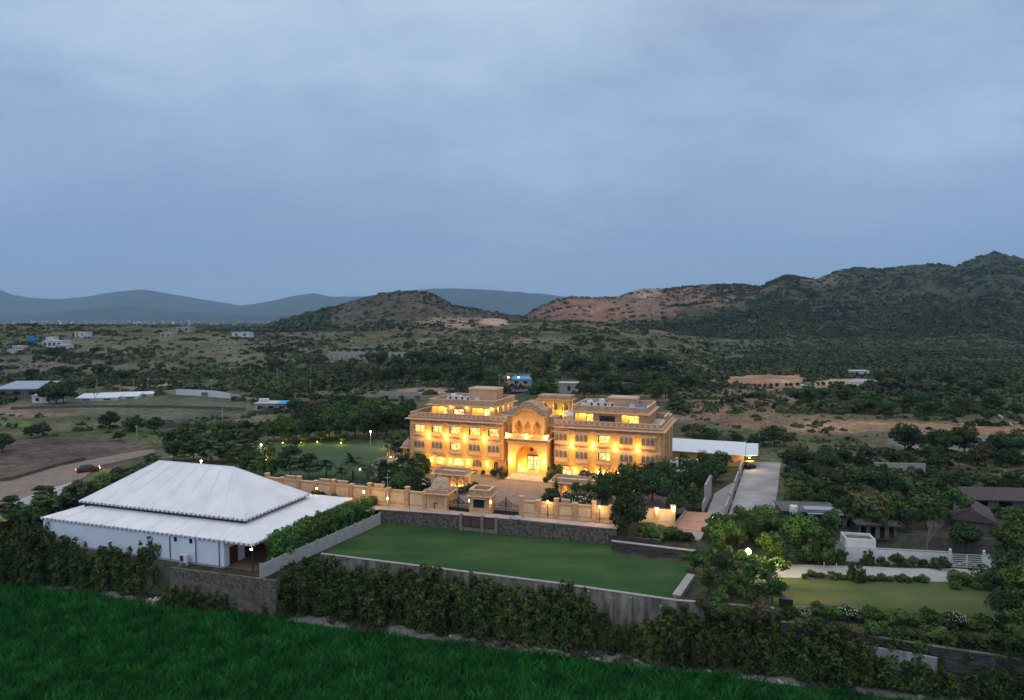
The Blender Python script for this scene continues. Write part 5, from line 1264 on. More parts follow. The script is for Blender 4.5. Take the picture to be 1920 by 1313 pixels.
for kind, mats_, k in (('round', ['leaf', 'leafd', 'leafd'], 3), ('tall', ['leafd', 'leaf'], 2), ('flat', ['leafd', 'leaf'], 2), ('shrub', ['leafh'] * 4, 4), ('bush', ['leaf', 'leafo', 'leafh'], 3),
                       ('small', ['leaf', 'leafd', 'leafo'], 3), ('thorn', ['leafd', 'leafo', 'leafd', 'dryleaf'], 4), ('cypress', ['leafd'], 1), ('hedge', ['leafb'] * 2, 2)):
    LIB[kind] = [make_tree(kind, 100 + i * 7 + len(kind), mats_[i]) for i in range(k)]
LIB['palm'] = [make_palm(3), make_palm(8)]
for k_ in LIB:
    for e_ in LIB[k_]: e_[1].name = 'crown_' + k_; e_[2].name = 'trunk_' + k_
def bare_mesh(seed):
    rng = random.Random(seed); b = MB()
    def grow(p, d, l, r, n):
        q = p + d * l; b.tube(p, q, r, r * .65, 5)
        if n: [grow(q, (d + Vector((rng.uniform(-.7, .7), rng.uniform(-.7, .7), rng.uniform(-.1, .5)))).normalized(), l * rng.uniform(.6, .85), r * .6, n - 1) for _ in range(3)]
    grow(Vector((0, 0, -.1)), Vector((0, 0, 1)), 1.6, .14, 5); o = b.build('b', M['conc_post']); m = o.data; bpy.data.objects.remove(o); return m
NAMES = dict(round='tree', tall='tall_tree', flat='tiered_tree', shrub='tall_shrub', bush='bush', small='small_tree', thorn='thorn_tree', cypress='cypress_tree', hedge='hedge_shrub', palm='palm_tree')
CATS = dict(round='tree', tall='tree', flat='tree', shrub='shrub', bush='bush', small='tree', thorn='tree', cypress='tree', hedge='shrub', palm='palm tree')
trnd = random.Random(77)
TREES = []
fl_rng = np.random.default_rng(5)
def flowers_mesh(n=80, R_=1.0):
    d = fl_rng.normal(size=(n, 3)); d /= np.linalg.norm(d, axis=1)[:, None]; d[:, 2] = np.abs(d[:, 2]) * .9
    c = d * (1 + .08 * fl_rng.normal(size=(n, 1))) * R_
    t = np.cross(d, fl_rng.normal(size=(n, 3))); t /= np.linalg.norm(t, axis=1)[:, None]; b = np.cross(d, t); s = .05
    V = np.stack([c - t * s, c - b * s, c + t * s, c + b * s], 1).reshape(-1, 3)
    return npmesh('blossom', V, np.arange(4 * n).reshape(n, 4), M['flower'])
FM = flowers_mesh()
def tree(kind, p, h, label, group=None, v=None, w=1.0, fl=False):
    lib = LIB[kind]; i = trnd.randrange(len(lib)) if v is None else v % len(lib); H, cm, tm = lib[i]
    s = h / H; o = empty(NAMES[kind], p, trnd.uniform(0, 6.28), label, CATS[kind], group)
    o.scale = (s * w, s * w, s)
    t = bpy.data.objects.new('trunk', tm); col.objects.link(t); t.parent = o
    c = bpy.data.objects.new('crown' if kind not in ('bush', 'shrub', 'hedge') else 'foliage', cm); col.objects.link(c); c.parent = o
    if fl:
        f = bpy.data.objects.new('blossom', FM); col.objects.link(f); f.parent = o; f.location = (0, 0, H * .52); f.scale = (H * .47, H * .47, H * .42)
    TREES.append(o); return o
def row(kind, pts, hs, what, where, group, w=1.0, fl=(), fromw='from far left', z=None, v=None):
    """pts: photo pixels of the bases, in order; one label each"""
    n = len(pts)
    for i, (px, py) in enumerate(pts):
        if any(a < px < b and c < py < d for a, b, c, d in ((942, 1004, 690, 735), (1036, 1084, 715, 750))): continue
        h = hs[i % len(hs)] if isinstance(hs, (list, tuple)) else hs
        k = kind[i % len(kind)] if isinstance(kind, (list, tuple)) else kind
        p = G(px, py, z) if z is not None else G(px, py)
        lab = f'{what} {where}' if n == 1 else f'{ordw(i)} {what} {where}'
        lab = ' '.join(lab.split()[:16])
        if n > 1 and len((lab + ' ' + fromw).split()) <= 16: lab += ' ' + fromw
        tree(k, p, h, lab, group, v, w, i in fl)
def interp(a, b, n, jx=0, jy=0, sd=1):
    r_ = random.Random(sd); return [(a[0] + (b[0] - a[0]) * i / (n - 1) + r_.uniform(-jx, jx), a[1] + (b[1] - a[1]) * i / (n - 1) + r_.uniform(-jy, jy)) for i in range(n)]

# the hedges above the crop field
row('shrub', interp((-60, 1082), (300, 1102), 10, 6, 3, 2), [7.6, 8.4, 8.9, 9.6, 8.8, 8.2], 'tall dark shrub', 'in the outer row before the marquee', 'tall shrubs before the marquee', .78, z=-7)
row('shrub', interp((-40, 1060), (285, 1084), 8, 6, 3, 3), [8.0, 8.8, 9.4, 10.0, 9.0], 'tall dark shrub', 'in the inner row close to the marquee front wall', 'tall shrubs close to the marquee', .72, z=-7)
row('shrub', interp((545, 1138), (1085, 1203), 14, 10, 3, 4), [5.6, 7.2, 5.0, 6.8, 7.9, 5.6, 7.3, 6.1], 'tall olive green shrub', 'in the outer row of the main field hedge', 'shrubs of the main field hedge', 1.0, z=-7, fromw='from the marquee end')
row('shrub', interp((560, 1126), (1060, 1188), 12, 10, 3, 5), [7.2, 8.3, 6.6, 7.8], 'tall olive green shrub', 'in the inner row of the main field hedge', 'shrubs of the inner field hedge', 1.0, z=-7, fromw='from the marquee end')
row('shrub', interp((1135, 1216), (1960, 1308), 17, 12, 4, 6), [3.2, 3.0, 5.4, 6.4, 4.6, 6.9, 5.6, 6.2, 4.4, 6.6, 5.0, 6.8, 5.8, 4.8, 6.4, 5.2, 6.0], 'loose dark shrub', 'in the lower hedge under the worn meadow', 'shrubs of the lower hedge', 1.0, z=-7, fromw='from the streaked wall')
row('shrub', interp((1240, 1210), (1560, 1252), 7, 8, 3, 7), [6.0, 6.8, 6.3, 7.0], 'loose dark shrub', 'close against the lower field wall', 'shrubs against the lower wall', 1.0, z=-7, fromw='from the lawn corner')
row('shrub', [(332, 1132), (352, 1134), (372, 1137), (392, 1138), (412, 1141), (430, 1143)], [4.0, 3.7, 4.2, 3.6, 3.9, 3.4], 'low green shrub', 'at the foot of the rough rubble wall', 'shrubs at the rubble wall', 1.2, z=-7)
row('shrub', [(520, 1152), (535, 1146)], [4.0, 5.4], 'olive shrub', 'overlapping the outer corner of the rough rubble wall', 'shrubs at the rubble wall corner', 1.2, z=-7)
row('shrub', interp((1600, 1262), (1930, 1300), 8, 8, 3, 61), [6.0, 4.4, 6.8, 5.0], 'thin trailing shrub', 'in front of the whitewashed wall patch', 'shrubs before the wall patch', 1.0, z=-6.5)
row('bush', interp((1485, 1158), (1900, 1182), 17, 5, 2, 8), [2.0, 1.6, 2.2, 1.8], 'clipped leafy bush', 'on the field edge of the worn meadow', 'bushes edging the worn meadow', 1.25, fl=(1, 4, 12, 15), fromw='from the metal box', z=-2.2)
row('shrub', interp((1790, 1262), (1990, 1290), 5, 6, 3, 66), [7.5, 6.6, 8.0], 'thick dark shrub', 'at the frame corner end of the lower hedge', 'thick shrubs at the corner', 1.0, z=-6.8)
row('shrub', [(1560, 1262), (1585, 1268), (1782, 1268), (1765, 1272)], [6.8, 6.0, 6.6, 4.4], 'dark shrub', 'just before the whitewashed wall patch', 'shrubs at the wall patch end', 1.1, z=-6.9)
row('bush', interp((1490, 1178), (1900, 1212), 15, 5, 4, 62), [1.3, 1.8, 1.1, 1.5], 'low sprawling bush', 'along the top of the mossy field wall', 'bushes on the mossy wall', 1.5, z=-2.25)
row('shrub', [(1112, 1200), (1150, 1210), (1185, 1216), (1215, 1222)], [4.6, 3.0, 3.6, 4.6], 'low scrappy shrub', 'at the foot of the streaked pale wall', 'low shrubs at the streaked wall', 1.1, z=-7)
# marquee side hedge
row('hedge', interp((522, 1060), (693, 973), 15, 2, 2, 9), [4.4, 4.9, 4.6, 5.1, 4.7, 4.9, 4.5, 4.7, 4.3, 4.5, 4.1, 4.3, 3.9, 4.1, 3.8], 'dense bright green shrub', 'in the row between the marquee and the panel fence', 'shrubs along the panel fence', 1.0, z=-2.2, fromw='counted from the field')
# lamp lit clump
row(['round', 'small', 'tall'], [(1352, 1040), (1385, 1030), (1420, 1022), (1445, 1058), (1320, 1075), (1360, 1092), (1405, 1098), (1440, 1100), (1330, 1112), (1372, 1128), (1410, 1140), (1448, 1130), (1352, 1142), (1300, 1070)],
    [5.2, 4.6, 5.0, 4.6, 3.9, 4.6, 4.3, 4.4, 3.4, 3.8, 3.6, 3.6, 2.6, 3.0], 'leafy green tree', 'in the lamp lit clump between the lawn and the worn meadow', 'trees of the lamp lit clump', 1.05, z=-2.2, fromw='in order towards the field', v=0)
row('bush', [(1322, 1145), (1352, 1158), (1390, 1160), (1428, 1158)], [2.0, 2.2, 2.0, 2.3], 'low dark bush', 'at the foot of the lamp lit clump above the field wall', 'bushes below the lamp lit clump', 1.4, z=-2.3)
row('small', [(1452, 1052), (1338, 1018)], [3.2, 3.0], 'small tree thick with white blossom', 'at the edge of the lamp lit clump', 'blossoming trees', 1.1, fl=(0, 1), z=-2.2, fromw='counted from the pale road')
row('round', [(1440, 1020), (1500, 1045), (1545, 1046), (1390, 1000), (1350, 1010), (1425, 1000)], [5.8, 6.4, 4.2, 4.2, 4.0, 4.4], 'broad rounded green tree', 'at the near end of the driveway', 'rounded trees at the driveway end', 1.1, z=-2.0, fromw='in order from the driveway', v=0)
# trees before the near wing
row(['round', 'tall', 'round'], [(1095, 948), (1128, 955), (1155, 945), (1190, 950), (1222, 940), (1250, 950), (1280, 935), (1312, 925), (1340, 905), (1290, 905), (1320, 890), (1355, 885), (1210, 925), (1240, 915), (1265, 965), (1175, 925), (1140, 930), (1300, 955)],
    [4.4, 5.2, 5.6, 6.0, 6.2, 6.0, 6.2, 5.8, 5.4, 6.0, 5.2, 4.4, 6.2, 6.0, 3.6, 5.8, 5.0, 3.8], 'dark leafy tree', 'in the grove between the near wing and the boundary wall', 'trees of the grove before the near wing', 1.0, z=0, fromw='in planting order from the ornate gate')
row('round', [(1178, 1012)], 8.6, 'big dark tree with a pale forked trunk', 'standing at the end of the footpath above the black stone wall', None, .78, z=-2.0, v=1)
row('flat', [(1032, 962)], 4.3, 'feathery tree', 'leaning over the boundary wall by the ornate gate', None, 1.0, z=0)
row('cypress', [(1043, 945), (1125, 925)], [4.8, 5.4], 'narrow pointed dark conifer', 'before the half hidden garden pavilion', 'pointed conifers', 1.0, z=0, fromw='from the ornate gate')
row('small', [(1092, 962), (1075, 948)], [4.0, 3.4], 'leafy tree with a few white flowers', 'hanging over the boundary wall by the footpath lamp', 'flowering trees over the wall', 1.2, fl=(0, 1), z=0, fromw='from the lamp')
row('small', [(1118, 915), (1095, 905)], [3.4, 2.8], 'white blossomed small tree', 'right of the half hidden pavilion roof', 'white blossomed trees', 1.2, fl=(0, 1), z=0, fromw='from the near wing')
row('small', [(1200, 905), (1178, 900)], [5.8, 5.2], 'bright green tree lit from below', 'against the windows of the near wing', 'bright trees against the near wing', 1.0, z=0, fromw='from the corner', v=0)
row('bush', [(925, 893), (940, 897), (948, 893), (905, 890), (1036, 903), (1042, 899), (1025, 905), (890, 889)], [1.9, 3.0, 2.2, 1.3, 3.0, 3.6, 1.5, 1.1], 'green bush', 'in the flower beds beside the hotel entrance steps', 'bushes beside the entrance', .9, z=0, fromw='in order around the entrance')
row('bush', [(850, 928), (865, 926), (878, 922), (840, 925), (892, 915)], [1.5, 1.7, 2.0, 1.6, 1.5], 'lamp lit green bush', 'in the bed before the four arched pavilion', 'bushes before the pavilion', 1.1, z=0)
row(['bush', 'small'], interp((1205, 1008), (1290, 1018), 7, 4, 5, 21), [1.8, 2.4, 2.0], 'dark green shrub', 'in the bed between the big tree and the orange ramp', 'shrubs by the ramp', 1.3, z=-2.2, fromw='from the big tree')
# left of the gate
row(['small', 'round', 'tall'], [(792, 938), (772, 942), (752, 940), (738, 935), (765, 920), (785, 915), (745, 905), (722, 915), (700, 925), (720, 895), (775, 895), (795, 900), (758, 880), (790, 880)],
    [4.4, 5.0, 5.4, 4.2, 5.0, 4.4, 4.6, 4.2, 3.4, 4.2, 4.4, 4.2, 4.0, 3.6], 'garden tree', 'in the planting between the domed guard tower and the far wing', 'trees behind the guard tower', 1.0, fl=(0,), z=0, fromw='in planting order from the tower', v=1)
row('small', [(756, 945)], 5.0, 'dark tree', 'spilling over the boundary wall just beside the domed guard tower', None, 1.0, z=0, v=1)
row('palm', [(662, 898), (690, 905), (612, 895), (770, 905), (790, 872), (497, 858), (480, 835), (395, 870), (640, 905)], [5.6, 4.6, 4.2, 5.2, 4.4, 5.2, 5.6, 5.6, 3.6], 'palm tree', 'in the garden behind the boundary wall', 'garden palms', 1.0, z=0, fromw='in order of size and place')
row('flat', [(546, 898), (580, 897), (742, 862), (752, 850)], [6.8, 5.2, 6.0, 5.4], 'tiered dark tree', 'standing on the garden lawn', 'tiered trees on the garden lawn', 1.1, z=0)
row('bush', interp((515, 910), (735, 936), 17, 4, 3, 10), [2.2, 2.8, 1.9, 2.5], 'garden shrub', 'planted behind the long boundary wall', 'shrubs behind the boundary wall', 1.2, fl=(11, 14), z=0)
row('small', [(600, 946), (625, 948)], [2.9, 2.4], 'bushy small tree', 'on the footpath side of the long boundary wall', 'small trees before the wall', 1.2, z=0)
row(['round', 'tall'], interp((515, 826), (770, 818), 13, 5, 3, 11) + interp((530, 806), (760, 800), 10, 6, 3, 12), [5.4, 6.0, 5.6, 6.6, 7.4, 8.2, 7.6, 8.6, 8.0, 8.8, 8.2, 8.6, 7.6, 5.2, 5.4, 6.4, 7.6, 8.4, 8.8, 8.0, 9.0, 8.4, 8.0], 'big dark tree', 'in the belt along the back of the garden lawn', 'tree belt behind the garden lawn', 1.1, z=0)
row(['flat', 'small', 'round'], interp((445, 880), (505, 905), 5, 6, 3, 13) + interp((330, 862), (455, 868), 8, 5, 5, 14) + interp((315, 842), (480, 842), 8, 5, 5, 15) + interp((350, 822), (490, 822), 6, 5, 5, 16), [5.0, 4.4, 5.6, 4.8, 5.2], 'garden tree', 'in the dense planting behind the marquee ridge', 'trees behind the marquee', 1.05, z=0)
row(['small', 'bush', 'flat'], interp((40, 985), (300, 880), 16, 8, 6, 17) + interp((100, 965), (270, 895), 8, 8, 5, 18), [3.6, 2.8, 4.2, 3.4], 'low leafy tree', 'between the dirt road and the marquee', 'trees along the dirt road', 1.2, z=-1.0)
row('flat', [(22, 978), (90, 950), (75, 945)], [4.4, 3.8, 3.4], 'tiered tree', 'by the pavement beside the dirt road', 'tiered trees by the dirt road', 1.0, z=-.8)
# right hand gardens
row(['round', 'small', 'thorn'], interp((1490, 945), (1500, 880), 8, 12, 3, 19) + interp((1530, 960), (1560, 880), 7, 14, 4, 20) + [(1640, 998), (1670, 990), (1700, 998), (1735, 992), (1765, 985), (1620, 985), (1660, 975), (1700, 970), (1740, 965), (1790, 960), (1580, 950), (1610, 940), (1650, 935), (1700, 935), (1750, 930), (1590, 985), (1560, 1000), (1812, 1040)],
    [4.4, 3.6, 5.0, 4.0, 4.8, 6.4, 5.8], 'leafy tree', 'in the overgrown plots beyond the driveway', 'trees beyond the driveway', 1.05, fromw='in order away from the driveway')
row(['small', 'thorn', 'round'], interp((1520, 905), (1900, 925), 16, 10, 8, 31) + interp((1560, 870), (1920, 880), 15, 10, 5, 32), [3.6, 4.2, 3.2, 4.8], 'scrubby tree', 'in the rows behind the old tiled houses', 'scrub trees behind the houses', 1.1)
row(['tall', 'round'], [(1895, 1120), (1925, 1165), (1950, 1110), (1915, 1065), (1900, 1190), (1960, 1200), (1930, 1020), (1915, 1030), (1890, 1050), (1960, 990), (1950, 950), (1940, 1240)], [6.4, 7.0, 7.5, 6.6, 5.6, 7.2, 6.6, 6.0, 4.4, 5.4, 6.4, 6.0], 'big dark tree', 'crowding the far edge of the worn meadow', 'dark trees at the meadow edge', 1.05, z=-2.0, fromw='in order around the edge', v=0)
row('bush', interp((1648, 1058), (1775, 1066), 9, 3, 2, 22), [1.4, .9, 2.3, 1.2, 1.7], 'garden bush', 'in the bed against the whitewashed wall', 'bushes at the white wall', 1.0, z=-2.2, fromw='from the gate house')
row('shrub', [(1605, 1088), (1625, 1056)], [2.9, 2.5], 'upright clipped shrub', 'beside the pale road near the gate house', 'upright shrubs by the road', .95, z=-2.2, fromw='counted from the meadow')
row('bush', interp((1506, 1083), (1594, 1087), 13, 3, 2, 23) + interp((1628, 1088), (1730, 1092), 15, 3, 2, 24), [.9, .6, 1.3, .75, 1.0], 'sparse low plant', 'in the strip between the pale road and the meadow', 'low plants of the road strip', 1.15, z=-2.2)
row('bush', [(1795, 1095), (1812, 1098), (1840, 1096), (1860, 1092), (1790, 1104), (1828, 1104), (1850, 1106)], [2.3, 2.1, 2.6, 2.9, 1.3, 1.2, 1.4], 'dark bush', 'at the corner of the meadow before the white gate', 'bushes before the white gate', 1.1, z=-2.2, v=0)
row('small', interp((1490, 1058), (1575, 1060), 5, 3, 2, 25), [3.0, 2.4, 3.2], 'climbing shrub', 'against the greyish garden wall', 'shrubs at the greyish wall', 1.0, z=-2.2)
for px, py, h_, lab in ((1738, 1036, 5.0, 'bare pale branching tree behind the whitewashed wall'), (178 / 1, 752, 4.5, 'bare pale tree before the white roofs in the valley')):
    o = empty('bare_tree', G(px, py), 0, lab, 'tree'); t = bpy.data.objects.new('branches', bare_mesh(int(px))); col.objects.link(t); t.parent = o; o.scale = (h_ / 5,) * 3
# middle distance, left and centre
row('round', [(205, 805), (290, 812), (252, 810), (105, 757), (120, 757), (92, 757), (60, 822), (80, 818), (222, 827), (5, 848)], [5.8, 5.0, 5.0, 9.0, 9.0, 8.0, 3.8, 4.2, 2.8, 5.0], 'dark rounded tree', 'standing alone in the fields of the valley', 'lone field trees', 1.15, fromw='in order of place', v=1)
row('thorn', [(190, 712), (230, 722), (120, 712), (60, 715), (520, 700), (510, 690), (300, 700), (600, 726), (640, 730), (650, 745), (560, 740), (590, 760), (540, 755), (620, 770), (480, 745), (450, 735)], [9, 8, 8, 7, 10, 9, 7, 6, 6, 5.5, 6, 5, 5, 5, 4, 4], 'thorny tree', 'dotted over the slope above the long white wall', 'thorn trees above the white wall', 1.0, fromw='in order of place')
row(['round', 'thorn', 'tall'], interp((680, 712), (1020, 722), 16, 8, 6, 41) + interp((690, 690), (1240, 700), 22, 9, 7, 42), [9, 10.5, 8, 10], 'dense dark tree', 'in the wood rising behind the hotel roofs', 'trees of the wood behind the hotel', 1.15)
row(['round', 'thorn'], interp((1020, 742), (1250, 752), 10, 8, 6, 43) + interp((1050, 722), (1300, 735), 11, 8, 6, 44) + [(1022, 735), (1030, 745)], [7.5, 6.5, 8.5], 'dark tree', 'close behind the roof pavilion and the near penthouse', 'trees close behind the near wing', 1.15)
row(['round', 'thorn', 'round'], [(1452, 835), (1470, 838), (1430, 836), (1415, 838), (1300, 830), (1320, 835), (1340, 832), (1360, 838), (1380, 832), (1290, 818), (1310, 812)], [5.6, 4.6, 4.2, 3.4, 3.6, 3.2, 3.8, 3.0, 3.2, 3.4, 3.0], 'dark rounded tree', 'behind the long white shed roof', 'trees behind the long shed', 1.3, v=1)
row(['thorn', 'round'], interp((1500, 760), (1900, 790), 15, 14, 14, 45) + interp((1640, 722), (1930, 745), 14, 12, 10, 46) + interp((1700, 850), (1930, 865), 9, 9, 5, 47), [6, 7.5, 5, 6.5], 'scrub tree', 'on the broken ground under the long green hill', 'scrub trees under the green hill', 1.1)
row(['thorn', 'round'], interp((640, 772), (760, 790), 8, 8, 8, 48) + interp((560, 780), (660, 800), 6, 8, 5, 49), [5.5, 6.5, 6], 'grey green tree', 'between the garden belt and the railway bridge', 'trees beyond the garden belt', 1.2)

# ------------------------------------------------------------------ uncountable scrub on the far slopes
def scrub(name, N, y0, y1, seed, size, dens, faces=16, pxr=(-300, 2220)):
    rng = np.random.default_rng(seed)
    y = np.exp(rng.random(N) * (math.log(y1) - math.log(y0)) + math.log(y0)) if y1 / y0 > 1.2 else rng.uniform(y0, y1, N)
    t = rng.uniform((pxr[0] - 960) / FPX, (pxr[1] - 960) / FPX, N); x = t * y
    z = land(x, y); px, py = proj(x, y, z)
    k = dens(x, y, px, py, z) > rng.random(N); x, y, z = x[k], y[k], z[k]; n = len(x)
    z = z + np.clip((y - 230) / 200, 0, 1) * (fbm(x / 14, y / 14, 3, 91) - .5) * np.clip(y / 500, .3, 2.2)
    s = size * (.38 + rng.random(n) ** 3 * 2.0)
    d = rng.normal(size=(n, faces, 3)); d /= np.linalg.norm(d, axis=2)[..., None]; d[..., 2] = np.abs(d[..., 2])
    P_ = np.stack([x, y, z], 1)[:, None] + d * s[:, None, None] * np.array([1, 1, .62]) * (.75 + .35 * rng.random((n, faces, 1))) 
    nr_ = d + rng.normal(size=d.shape) * .5; nr_ /= np.linalg.norm(nr_, axis=2)[..., None]
    tt = np.cross(nr_, rng.normal(size=d.shape)); tt /= np.linalg.norm(tt, axis=2)[..., None]; bb = np.cross(nr_, tt); q = (s * .52)[:, None, None]
    V = np.stack([P_ - tt * q, P_ - bb * q * .8, P_ + tt * q, P_ + bb * q * .8], 2).reshape(-1, 3)
    me = npmesh(name, V, np.arange(len(V)).reshape(-1, 4), M['hillm'] if name in ('hill_scrub',) else M['scrubm'])
    o = bpy.data.objects.new(name, me); col.objects.link(o); tag(o, kind='stuff')
    print(name, n)
    return o
def excl(px, py, a):
    m = np.ones(px.shape)
    for cx_, cy_, rx, ry in a: m = m * (((px - cx_) / rx) ** 2 + ((py - cy_) / ry) ** 2 > 1)
    return m
BARE = [(1440, 714, 80, 11), (1585, 717, 60, 6), (1500, 724, 60, 6), (1660, 797, 130, 9), (1800, 832, 190, 16), (120, 852, 190, 30), (925, 604, 28, 7), (790, 733, 60, 6), (60, 768, 90, 12), (250, 765, 250, 22), (1850, 808, 110, 8), (150, 748, 130, 14), (400, 742, 90, 8), (640, 668, 34, 8)]
INC = lambda px, py: (((px > 480) & (px < 1500) & (py > 745) & (py < 990)) | ((px > 1250) & (px < 1470) & (py > 820)))
def d_mid(x, y, px, py, z):
    wood = np.exp(-(((px - 980) / 290) ** 2 + ((py - 692) / 30) ** 2)) * ~((px > 942) & (px < 1004) & (py > 700)) * ~((px > 1036) & (px < 1084) & (py > 712))
    right = ((px > 1500) & (py > 700) & (py < 790)) * .35 + np.clip((px - 1380) / 60, 0, 1) * (py < 704) * .85
    return (.07 + .40 * (fbm(x / 38, y / 38, 4, 301) > .53) + wood * .9 + right) * excl(px, py, BARE) * ~((px > 640) & (px < 1260) & (py > 740)) * (y > 235)
scrub('scrubland', 110000, 235, 1000, 31, 1.35, d_mid, 13)
def d_near(x, y, px, py, z): return (.16 + .6 * (fbm(x / 14, y / 14, 3, 302) > .56)) * excl(px, py, BARE) * (((px > 1480) & (py > 850)) | ((px < 330) & (py < 870)) | ((px < 520) & (py < 800)) | ((px > 1275) & (py < 852) & (py > 745))) * ~((px > 1450) & (py > 1000))
scrub('undergrowth', 16000, 108, 330, 33, .75, d_near, 14)
def d_hill(x, y, px, py, z):
    g_ = fbm(x / 70, y / 70, 4, 303)
    ridge = (px > 1240) * 1.0 + ((px > 980) & (px <= 1240)) * .20 + (px <= 980) * .25
    low = (px < 1400) * np.clip((py - 600) / 30, 0, 1) * .5
    return (ridge * (.35 + .8 * (g_ > .47)) + low) * excl(px, py, BARE) * (1 - .75 * np.exp(-(((px - 1090) / 110) ** 2 + ((py - 585) / 24) ** 2))) * (1 - .7 * np.exp(-(((px - 1215) / 90) ** 2 + ((py - 560) / 30) ** 2)))
scrub('hill_scrub', 90000, 800, 1750, 35, 2.3, d_hill, 10)
scrub('rock_scrub', 46000, 850, 1620, 39, 1.5, lambda x, y, px, py, z: (px > 480) * (px < 1420) * (.18 + .5 * (fbm(x / 40, y / 40, 4, 305) > .50)) * np.where(px > 1000, .45, 1) * excl(px, py, [(925, 604, 28, 7)]) * (py < 625), 9)
scrub('valley_woods', 34000, 820, 3300, 37, 4.2, lambda x, y, px, py, z: (px < 620) * (.30 + .7 * (fbm(x / 120, y / 120, 3, 304) > .42)), 11, (-300, 640))

# crop blades and the weeds along the track
def blades(name, N, region, h, w, mat_, seed, lean=.35, pitch=(1, 1)):
    rng = np.random.default_rng(seed); x, y = region(rng, N); n = len(x)
    a = rng.random(n) * 6.28; hh = h * (.6 + .6 * rng.random(n)) * (.75 + .5 * fbm(x / 3.5, y / 3.5, 3, seed)); ww = w * (.6 + .8 * rng.random(n))
    L_ = rng.normal(size=(n, 2)) * lean; c, s = np.cos(a) * ww, np.sin(a) * ww; z = -6.95 + np.zeros(n)
    mx, my = x + L_[:, 0] * hh * .35, y + L_[:, 1] * hh * .35; tx, ty = x + L_[:, 0] * hh, y + L_[:, 1] * hh
    V = np.stack([np.stack([x - c, y - s, z], 1), np.stack([x + c, y + s, z], 1), np.stack([mx + c, my + s, z + hh * .6], 1), np.stack([tx, ty, z + hh], 1)], 1).reshape(-1, 3)
    me = npmesh(name, V, np.arange(4 * n).reshape(n, 4), M[mat_]); o = bpy.data.objects.new(name, me); col.objects.link(o); tag(o, kind='stuff'); return o
def edge_y(x, off): return np.interp(x, [-170, -77, -4, 41, 120], [122.6, 101.1, 81.2, 69.6, 49.9]) + off
def crop_region(rng, N):
    y = 60 + 62 * rng.random(N) ** .8; x = y * rng.uniform(-.92, .92, N); k = (y < edge_y(x, -.3 + 2.4 * (fbm(x / 5, y / 5, 3, 8) - .5))); return x[k], y[k]
blades('crop', 210000, crop_region, .95, .060, 'crop', 51)
def weed_region(rng, N):
    x = rng.uniform(-90, 75, N); y = edge_y(x, 0) + rng.uniform(-.6, 7.5, N); k = fbm(x / 2.2, y / 2.2, 3, 9) > .50; return x[k], y[k]
M['weed'] = leafmat('weed_leaves', (.10, .10, .062), (.04, .048, .03), (.07, .072, .045), 1.0)
blades('weeds', 50000, weed_region, .55, .05, 'weed', 52, .6)

# ------------------------------------------------------------------ lamps in the garden
for i, (px, py, pw, lab) in enumerate(((499, 868, 150, 'garden spotlight at the foot of a palm behind the marquee'), (546, 846, 40, 'small garden spotlight on the far edge of the garden lawn'), (564, 834, 90, 'spotlight under the belt of trees, nearest the marquee side'),
        (595, 833, 90, 'spotlight under the belt of trees, just past the first one'), (639, 835, 130, 'spotlight lighting a yellow green shrub in the middle of the tree belt'), (720, 842, 110, 'spotlight at a slim trunk beside the pointed kiosk'),
        (530, 835, 60, 'spotlight greening the leaves between two palms'), (613, 815, 70, 'raised lamp among the yellow leaves of the tree belt'))):
    p = G(px, py, 0); o = empty('garden_spotlight', p, 0, lab, 'spotlight'); b = MB(); b.tube((0, 0, 0), (0, 0, .3), .04); b.tube((0, 0, .3), (0, .12, .52), .1, .13, 10); b.build('housing', M['iron'], o)
    b = MB(); b.lathe([(.12, .0), (.15, .08), (.08, .18)], 10, (0, .05, .55)); q = b.build('lamp_glass', M['bulbs'], o); plight((0, .25, 1.0), pw * 2.2, q, (1, .66, .08), .12)
    tree('thorn' if i % 2 else 'small', p + Vector((.5, 1.7, 0)), 3.4, ['yellow lit tree behind the palm spotlight', 'yellow lit tree behind the small lawn spotlight', 'yellow lit tree over the spotlight nearest the marquee side', 'yellow lit tree just past the first lit one in the belt', 'yellow green lit tree in the middle of the belt', 'slim lit tree beside the pointed kiosk', 'green lit tree between two palms', 'tree with yellow leaves round a raised lamp'][i])
for px, py, h_, pw, lab in ((695, 838, 3.8, 260, 'bright white lamp on a post at the end of the tree belt'), (490, 862, 3.4, 110, 'white post lamp beside the lit palm behind the marquee'), (378, 905, 4.2, 70, 'orange lamp showing just over the marquee ridge'), (675, 905, 2.6, 22, 'small white lamp among the shrubs behind the boundary wall')):
    street_lamp(px, py, h_, lab, pw, True)
p = G(38, 985, -1); o = empty('palm_lamp', p, 0, 'yellow lamp lighting palm fronds near the marquee corner', 'lamp'); b = MB(); b.tube((0, 0, 0), (0, 0, 1.6), .05); b.build('pole', M['iron'], o); b = MB(); b.lathe([(.1, 1.6), (.2, 1.7), (.1, 1.9)], 10); q = b.build('lamp_globe', M['bulb'], o); plight((0, -.4, 2.2), 220, q, (1, .7, .05))
tree('palm', G(30, 985, -1), 4.2, 'short palm lit yellow by a lamp near the marquee corner')
tree('palm', G(-5, 992, -1), 4.6, 'palm at the frame edge beyond the marquee corner')

